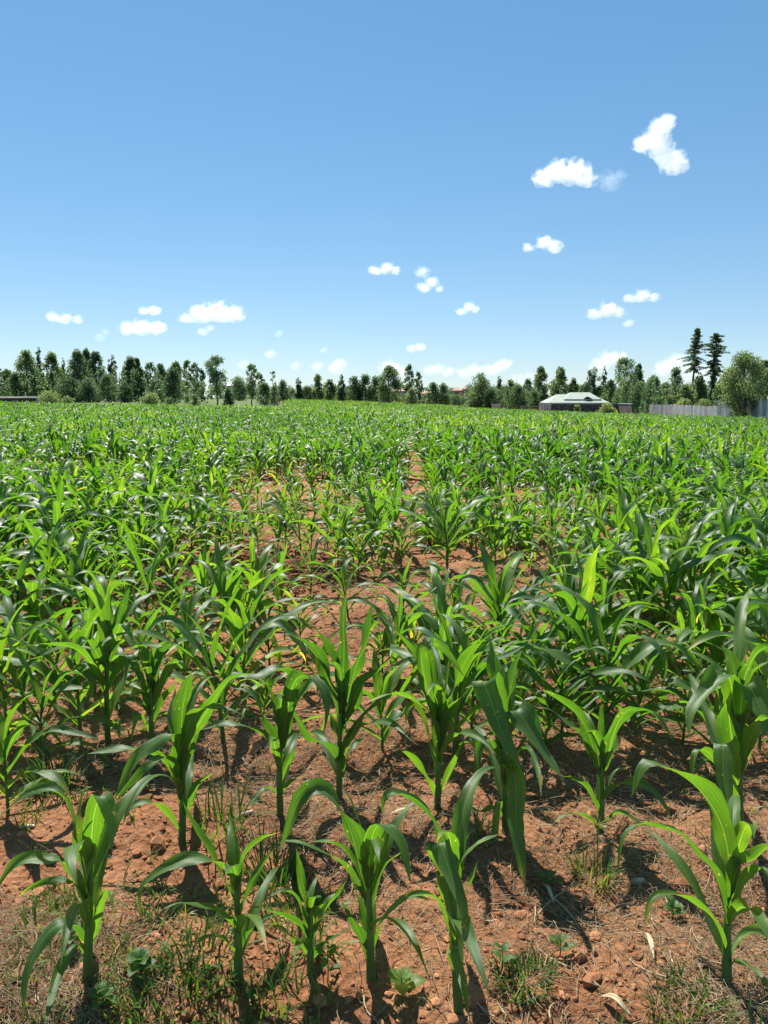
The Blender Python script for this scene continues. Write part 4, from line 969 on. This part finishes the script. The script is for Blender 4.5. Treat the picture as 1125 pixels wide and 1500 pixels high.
def wall_run(name, pxa, pxb, topa, topb, da, db, th, mat, label, cat, coping=None, bottom=None, n=1):
    Aw, Bw = A(pxa, topa, da), A(pxb, topb, db); za, zb_ = float(gz(Aw[0], da)) - .4, float(gz(Bw[0], db)) - .4
    root = thing(name, (Aw[0], Aw[1], za), label, cat); o_ = np.array([Aw[0], Aw[1], za])
    dxy = (Bw - Aw)[:2]; nrm = np.array([-dxy[1], dxy[0]]) / np.linalg.norm(dxy) * th / 2
    V = []
    for (Pp, zz) in ((Aw, za), (Bw, zb_)):
        for s in (-1, 1):
            for z in (zz, Pp[2]): V.append([Pp[0] + s * nrm[0], Pp[1] + s * nrm[1], z])
    V = np.array(V) - o_
    mb = MB(); mb.add(V, [[0, 4, 5, 1], [2, 3, 7, 6], [1, 5, 7, 3], [0, 1, 3, 2], [4, 6, 7, 5], [0, 2, 6, 4]])
    link('masonry' if 'wall' in name else 'boards', mb.done('body', mat, False), root)
    if coping:
        mb = MB(); c = (Aw + Bw) / 2 - o_; rz = math.atan2(dxy[1], dxy[0]); mb.box((c[0], c[1], c[2] + .05), (np.linalg.norm(dxy), th + .12, .1), rz); link('coping', mb.done('coping', coping, False), root)
    return root, o_, Aw, Bw
wall_run('stone_wall', 807.5, 905, 592, 592, 120, 118, .25, M['stone'], 'long dark stone boundary wall in front of the pale-roofed house', 'wall')
wall_run('stone_gate_wall', 791, 806.5, 591, 591, 119.5, 120, .35, M['pale_stone'], 'pale stone gate wall block at the left end of the dark wall', 'wall')
wall_run('low_wall', 906, 927, 592, 592, 118, 112, .25, M['stone'], 'low brown wall with a pale coping right of the dark stone wall', 'wall', M['white'])
wall_run('garden_wall', 762, 771, 594, 594, 126, 124, .2, M['wood'], 'short brown plank wall piece left of the tall house tree', 'wall')
# brown rail fence left of the gate
root = thing('rail_fence', (A(771, 595, 124)[0], 124, float(gz(28, 124))), 'weathered brown post and rail fence left of the pale stone gate', 'fence'); o_ = np.array(root.location)
Aw, Bw = A(771.5, 594, 124), A(790.5, 594, 120)
for i in range(6):
    c = Aw + (Bw - Aw) * i / 5 - o_; mb = MB(); mb.tube([[c[0], c[1], -.3], [c[0] + .02, c[1], c[2] + .1 * random.random()]], [.06, .05], 7); link('post', mb.done('post', M['wood']), root)
for z in (-.15, -.5, -.85):
    mb = MB(); mb.tube([Aw - o_ + [0, 0, z], (Aw + Bw) / 2 - o_ + [0, 0, z - .04], Bw - o_ + [0, 0, z]], .035, 6); link('rail', mb.done('rail', M['wood']), root)
# wire fence and little pale pillar near the conical tree
mb = MB(); c = A(727, 592, 128); mb.box((0, 0, .9), (1.4, .5, 2.4)); mb.box((0, 0, 2.15), (1.6, .7, .12)); o = link('gate_pillar', mb.done('gate_pillar', M['pale_stone'], False), None, (c[0], 128, c[2] - 2.2)); tag(o, 'squat pale stone gate pillar under the dark bushy tree', 'pillar')
for i, px_ in enumerate((735, 740, 746, 752, 757)):
    dd = 122 - i * 2; c = A(px_, 592.5, dd); zz = float(gz(c[0], dd)); mb = MB(); mb.tube([[0, 0, -.2], [.03, 0, c[2] - zz]], [.06, .05], 6)
    o = link('fence_post', mb.done('fence_post', M['wood']), None, (c[0], dd, zz)); tag(o, f'thin wooden post, {ORD[i]} from the left in the line right of the pillar', 'fence post', 'wooden posts right of the gate pillar')
# brown hut behind the left end of the roof
c = A(805, 590, 150); hut = thing('wooden_hut', (c[0], 150, zb), 'small brown wooden hut half hidden behind the left roof end', 'hut')
mb = MB(); mb.box((0, 0, 1.6), (2.4, 2.4, 3.2)); link('wall', mb.done('wall', M['wood'], False), hut)
mb = MB(); hip(mb, -1.5, 1.5, -1.5, 1.5, 3.2, 4.0, -.8, .8); link('roof', mb.done('roof', M['wood'], False), hut)
# corrugated metal fence
def metal_fence(path, label, sheet_w=.85, mats=(0, 2, 0, 1), seed=0):
    q = random.Random(seed); Pts = [A(px_, ty, dd) for px_, ty, dd in path]
    root = thing('metal_fence', (Pts[0][0], Pts[0][1], float(gz(Pts[0][0], Pts[0][1]))), label, 'fence'); o_ = np.array(root.location)
    for a, b in zip(Pts[:-1], Pts[1:]):
        L = np.linalg.norm((b - a)[:2]); n = max(1, round(L / sheet_w)); e = np.array([*(b - a)[:2], 0]) / L; nr = np.array([-e[1], e[0], 0])
        for i in range(n):
            s0, s1 = L * i / n, L * (i + 1) / n + .03; k = 24; ss = np.linspace(s0, s1, k + 1)
            ztop = a[2] + (b[2] - a[2]) * i / n + q.uniform(-.07, .07); c0 = a + e * s0; zb_ = float(gz(c0[0], c0[1])) - .1
            of = .012 * (i % 2) + .03 * q.uniform(0, 1); lean = q.uniform(-.03, .05)
            w = np.sin(np.arange(k + 1) * pi / 1.5) * .018 + of
            lo = (a * [1, 1, 0])[None] + e[None] * ss[:, None] + nr[None] * w[:, None]; hi = lo + nr[None] * lean; lo = lo + [0, 0, zb_]; hi = hi + [0, 0, 1] * np.array(ztop)
            V = np.vstack([lo, hi, lo + nr * .004, hi + nr * .004]) - o_; m_ = k + 1
            F = [[j, j + 1, m_ + j + 1, m_ + j] for j in range(k)] + [[2 * m_ + j + 1, 2 * m_ + j, 3 * m_ + j, 3 * m_ + j + 1] for j in range(k)] + [[m_ + j, m_ + j + 1, 3 * m_ + j + 1, 3 * m_ + j] for j in range(k)]
            mb = MB(); mb.add(V, F); link('sheet', mb.done('sheet', M['sheet%d' % q.choice(mats)], False), root)
            if i % 3 == 0:
                c = c0 + nr * .12 - o_; mb = MB(); mb.tube([[c[0], c[1], zb_ - o_[2]], [c[0], c[1], ztop - o_[2] + q.uniform(-.1, .25)]], [.05, .045], 6); link('post', mb.done('post', M['wood']), root)
metal_fence([(950, 592, 104), (985, 593, 95), (1052, 595.5, 79)], 'long low corrugated iron fence of bright grey sheets along the field', mats=(0, 2, 0, 2, 1), seed=1)
metal_fence([(1051, 587, 78), (1074, 588, 74), (1093, 587, 71), (1150, 585, 63)], 'taller corrugated iron fence under the big spreading tree, sheets darkened for its shade', mats=(1, 0, 1, 3), seed=2)  # darker sheet mix paints in the shade of the overhanging tree
c = A(1112, 585, 84); shed = thing('shed', (c[0], 84, float(gz(c[0], 84))), 'grey shed roof showing above the fence at the right edge', 'shed'); zt = c[2] - shed.location[2]
mb = MB(); mb.box((0, 0, zt / 2), (4.0, 4, zt)); link('wall', mb.done('wall', M['wall'], False), shed); mb = MB(); hip(mb, -2.4, 2.4, -2.4, 2.4, zt, zt + .5, -2.3, 2.3); link('roof', mb.done('roof', M['sheet1'], False), shed)
# low building at the far left, behind the yellow-green bush
c = A(26, 588, 96); lb = thing('low_building', (c[0], 96, float(gz(c[0], 96))), 'low dark building with a pale metal roof edge under the left trees', 'building'); zt = A(26, 583, 96)[2] - lb.location[2]
mb = MB(); mb.box((0, 0, zt / 2), (6.4, 3, zt)); link('wall', mb.done('wall', M['stone'], False), lb); mb = MB(); hip(mb, -3.5, 3.5, -1.8, 1.8, zt, zt + .2, -3.3, 3.3); link('roof', mb.done('roof', M['stone'], False), lb)
mb = MB(); mb.box((2.7, -1.9, zt + .02), (1.5, .3, .1)); link('gutter', mb.done('gutter', M['white'], False), lb)
# red-roofed buildings beyond the far end
def red_building(x0, x1, top, eave, dd, label, wallm, stor=1):
    a, b = A(x0, eave, dd), A(x1, eave, dd); z0 = -2.0; w = b[0] - a[0]; h = a[2] - z0; zt = A(x0, top, dd)[2] - z0
    r = thing('red_roofed_building', ((a[0] + b[0]) / 2, dd, z0), label, 'building', 'red-roofed buildings on the horizon')
    mb = MB(); mb.box((0, 0, h / 2), (w - .8, 7.4, h)); link('wall', mb.done('wall', M[wallm], False), r)
    mb = MB(); hip(mb, -w / 2, w / 2, -4.2, 4.2, h, max(zt, h + .6), -w / 2 + 1.2, w / 2 - 1.2, .15); link('roof', mb.done('roof', M['red_roof'], False), r)
    for k in range(int(w / 2.6)):
        cx = -w / 2 + 1.6 + k * 2.6
        for s in range(stor):
            mb = MB(); mb.box((cx, -3.72, h - 1.3 - 2.6 * s), (1.2, .1, 1.1)); link('window', mb.done('window', M['dark'], False), r)
red_building(571, 594, 570, 573, 240, 'small red-roofed building half hidden left of the mop-headed tree', 'pink_wall')
red_building(617, 641, 573, 576.5, 235, 'long low red-roofed building right of the mop-headed tree', 'pink_wall')
red_building(660, 681, 569.5, 572, 250, 'two-storey pink building with a red roof near the conical tree', 'pink_wall', 2)
red_building(678, 688, 567, 569.5, 245, 'narrow taller pink block against the broad conical tree', 'pink_wall', 2)
c = A(344, 563, 250); o = thing('white_roofed_building', (c[0], 250, -2), 'distant building with a white roof between pasture trees', 'building'); zt = A(344, 565, 250)[2] + 2
mb = MB(); mb.box((0, 0, zt / 2), (4.4, 5, zt)); link('wall', mb.done('wall', M['wall'], False), o); mb = MB(); hip(mb, -2.8, 2.8, -3, 3, zt, zt + .7, -2.3, 2.3); link('roof', mb.done('roof', M['white'], False), o)

# ------------------------------------------------------------------ clouds
def cloud_mat(cs, k, alpha):
    """cumulus vapour: thick towards the middle of each puff, frayed by noise at its rim"""
    m, nt, out = new_mat('cloud_vapour'); n = N(nt)
    tc = n('TexCoord').outputs['Object']
    f = None
    for c, r in cs:
        rel = n('VectorMath', {0: tc, 1: tuple(c)}, operation='SUBTRACT').outputs[0]
        rel = n('VectorMath', {0: rel, 1: (.93 / r, .93 / r, 1.15 / r)}, operation='MULTIPLY').outputs[0]
        e = n.math('SUBTRACT', 1.0, n('VectorMath', {0: rel}, operation='LENGTH').outputs['Value'])
        f = e if f is None else n.math('SMOOTH_MAX', f, e, .45)
    nz = n('TexNoise', {'Vector': tc, 'Scale': .9 / (9 * k), 'Detail': 7.0, 'Roughness': .68}).outputs['Fac']
    f = n.math('ADD', f, n.math('MULTIPLY', n.math('SUBTRACT', nz, .51), 2.8))
    dn = n.math('MULTIPLY', n.smooth(f, .0, .8), .022 * alpha)
    vs = n('VolumeScatter', {'Color': (1, 1, 1, 1), 'Density': dn, 'Anisotropy': .45})
    nt.links.new(vs.outputs[0], out.inputs['Volume']); return m
import bmesh
def cloud(puffs, label, alpha=1.0):
    dcl = 4200.0; k = dcl / FPX
    c0 = np.mean([[p[0], p[1]] for p in puffs], 0); Cc = at(c0[0], c0[1], dcl)
    bm = bmesh.new(); q = np.random.default_rng(int(c0[0]))
    cs = []
    for (x, y, r) in puffs:
        P = at(x, y, dcl) - Cc; rr = r * k; cs.append((P, rr * 1.2)); rr *= 1.28
        for j in range(1):
            off = q.normal(0, .35, 3) * rr * (j > 0) * [1, 1, .6]; s = rr * (1 if j == 0 else q.uniform(.45, .7))
            geom = bmesh.ops.create_icosphere(bm, subdivisions=3, radius=1.0)
            for v in geom['verts']:
                co = np.array(v.co); f = 1 + .22 * (vn(co[0] * 1.1 + x, co[1] * 1.1 + co[2] * 1.7 + y, 1.5) - .5) * 2 + .12 * (vn(co[0] + y, co[1] + co[2] * 2, 4) - .5) * 2
                z = co[2] * (.85 if co[2] > 0 else .62); v.co = P + off + np.array([co[0] * 1.08, co[1], z]) * s * f
    me = D.meshes.new('cloud'); bm.to_mesh(me); bm.free(); me.materials.append(cloud_mat(cs, k, alpha))
    o = link('cloud', me, None, Cc); tag(o, label, 'cloud', 'small white clouds')
    rm = o.modifiers.new('union', 'REMESH'); rm.mode = 'VOXEL'; rm.voxel_size = max(5.0, max(p[2] for p in puffs) * k / 9)
CL = [
 ([(977, 178, 12), (967, 192, 16), (945, 211, 15), (962, 208, 15), (968, 220, 15), (976, 230, 15), (988, 242, 17), (992, 228, 9)], 'tall ragged white cloud, highest in the sky at upper right', 1),
 ([(797, 262, 15), (818, 252, 17), (842, 254, 20), (860, 264, 12)], 'plump white cloud left of the highest ragged one', 1),
 ([(893, 266, 17), (907, 257, 9)], 'thin wispy cloud between the plump cloud and the ragged one', .12),
 ([(774, 364, 8), (797, 355, 12), (812, 363, 11)], 'lone white cloud midway up at right, below the plump one', 1),
 ([(550, 397, 9), (566, 393, 10), (580, 397, 7)], 'small flat cloud at the left of the centre trio', 1),
 ([(618, 399, 10)], 'small faint cloud at the top of the centre trio', .5),
 ([(621, 421, 10), (631, 413, 10), (643, 424, 6)], 'small bright cloud at the lower right of the centre trio', 1),
 ([(674, 457, 7), (686, 450, 9), (695, 454, 6)], 'small lone cloud right of the centre trio and lower', 1),
 ([(870, 461, 10), (891, 454, 14), (908, 459, 8)], 'left and larger cloud of the right-hand group', .9),
 ([(922, 438, 9), (940, 434, 12), (959, 437, 8)], 'upper right cloud of the right-hand group', .9),
 ([(920, 474, 8)], 'smallest cloud below the right-hand group', .6),
 ([(79, 465, 9), (96, 467, 9), (115, 469, 7)], 'flat cloud farthest to the left', 1),
 ([(210, 455, 8), (226, 456, 9)], 'small cloud above the flat-based left one', 1),
 ([(188, 482, 12), (208, 480, 14), (230, 481, 12)], 'flat-based oblong cloud over the left grove', 1),
 ([(272, 467, 9), (295, 461, 16), (320, 459, 19), (344, 461, 14)], 'largest left cloud, broad and bright over the grove', 1),
 ([(297, 485, 8), (307, 481, 7)], 'little puff under the largest left cloud', .7),
 ([(147, 494, 9), (154, 486, 7)], 'faint smudge of cloud left of the flat-based one', .15),
 ([(408, 489, 7)], 'tiny faint cloud left of centre', .25),
 ([(396, 519, 8)], 'tiny cloud just above the slender eucalyptus', .6),
 ([(357, 534, 9)], 'faint small cloud near the big open eucalyptus', .3),
 ([(474, 513, 6)], 'tiny faint cloud high over the centre-left trees', .3),
 ([(433, 536, 8)], 'small faint cloud low over the centre-left trees', .35),
 ([(465, 537, 9)], 'small low cloud left of the domed one', .5),
 ([(493, 539, 12), (497, 532, 9)], 'small domed cloud low over the flat-topped clump', .7),
 ([(603, 510, 8), (615, 509, 8)], 'small oval cloud above the tall narrow centre tree', .8),
 ([(573, 540, 14), (586, 546, 10)], 'cloud half hidden behind the tall rounded eucalyptus', .8),
 ([(628, 542, 10), (640, 541, 10)], 'low cloud right of the mop-headed tree', .5),
 ([(657, 545, 9)], 'small low cloud above the red roofs', .8),
 ([(680, 546, 11), (695, 543, 12)], 'low cloud left of the stepped one', .5),
 ([(718, 543, 11), (731, 538, 11), (740, 532, 9)], 'stepped bright cloud low above the broad conical tree', .9),
 ([(760, 556, 13), (778, 552, 10)], 'pale cloud on the horizon left of the house trees', .3),
 ([(878, 537, 13), (893, 527, 15), (908, 524, 11)], 'bright cloud behind the wide airy eucalyptus', .9),
 ([(974, 540, 14), (992, 531, 15), (1012, 546, 17), (1030, 548, 14)], 'bright cloud behind the two tall cedars', .8),
]
for a in CL: cloud(*a)

# ------------------------------------------------------------------ light
EL, AZ = R(55), R(-22)
sd = np.array([sin(AZ) * cos(EL), cos(AZ) * cos(EL), sin(EL)])
from mathutils import Vector
sun = D.objects.new('sun', D.lights.new('sun', 'SUN')); C.objects.link(sun)
sun.data.energy = 5.0; sun.data.angle = R(.5); sun.data.color = (1, .96, .9)
sun.rotation_euler = Vector((-sd[0], -sd[1], -sd[2])).to_track_quat('-Z', 'Y').to_euler()
sun.location = (0, 0, 50)
w = D.worlds.new('World'); sc.world = w; w.use_nodes = True
nt = w.node_tree; nt.nodes.clear(); n = N(nt)
sky = n('TexSky', sky_type='NISHITA', sun_disc=False, sun_elevation=EL, sun_rotation=AZ, altitude=600.0, air_density=.9, dust_density=.05, ozone_density=1.3)
hs_ = n('HueSaturation', {'Hue': .492, 'Saturation': 1.28, 'Color': sky.outputs[0]})
flat = n('Gamma', {'Color': n('VectorMath', {0: hs_.outputs[0], 1: (.1, .1, .1)}, operation='MULTIPLY').outputs[0], 'Gamma': .62})
lift = n('VectorMath', {0: flat.outputs[0], 1: (4.6, 5.3, 6.05)}, operation='MULTIPLY')
bg = n('Background', {'Color': lift.outputs[0], 'Strength': .1})
o = n('OutputWorld', {0: bg.outputs[0]})
sc.view_settings.view_transform = 'Standard'; sc.view_settings.look = 'None'; sc.view_settings.gamma = 1
sc.view_settings.exposure = .85
sc.cycles.volume_bounces = 24
sc.cycles.max_bounces = 24
sc.cycles.diffuse_bounces = 1
sc.cycles.glossy_bounces = 3
sc.cycles.transmission_bounces = 8
sc.cycles.transparent_max_bounces = 8
sc.cycles.use_denoising = True
print('plants', len(PL), 'verts', sum(len(o.data.vertices) for o in sc.objects if o.type == 'MESH'))
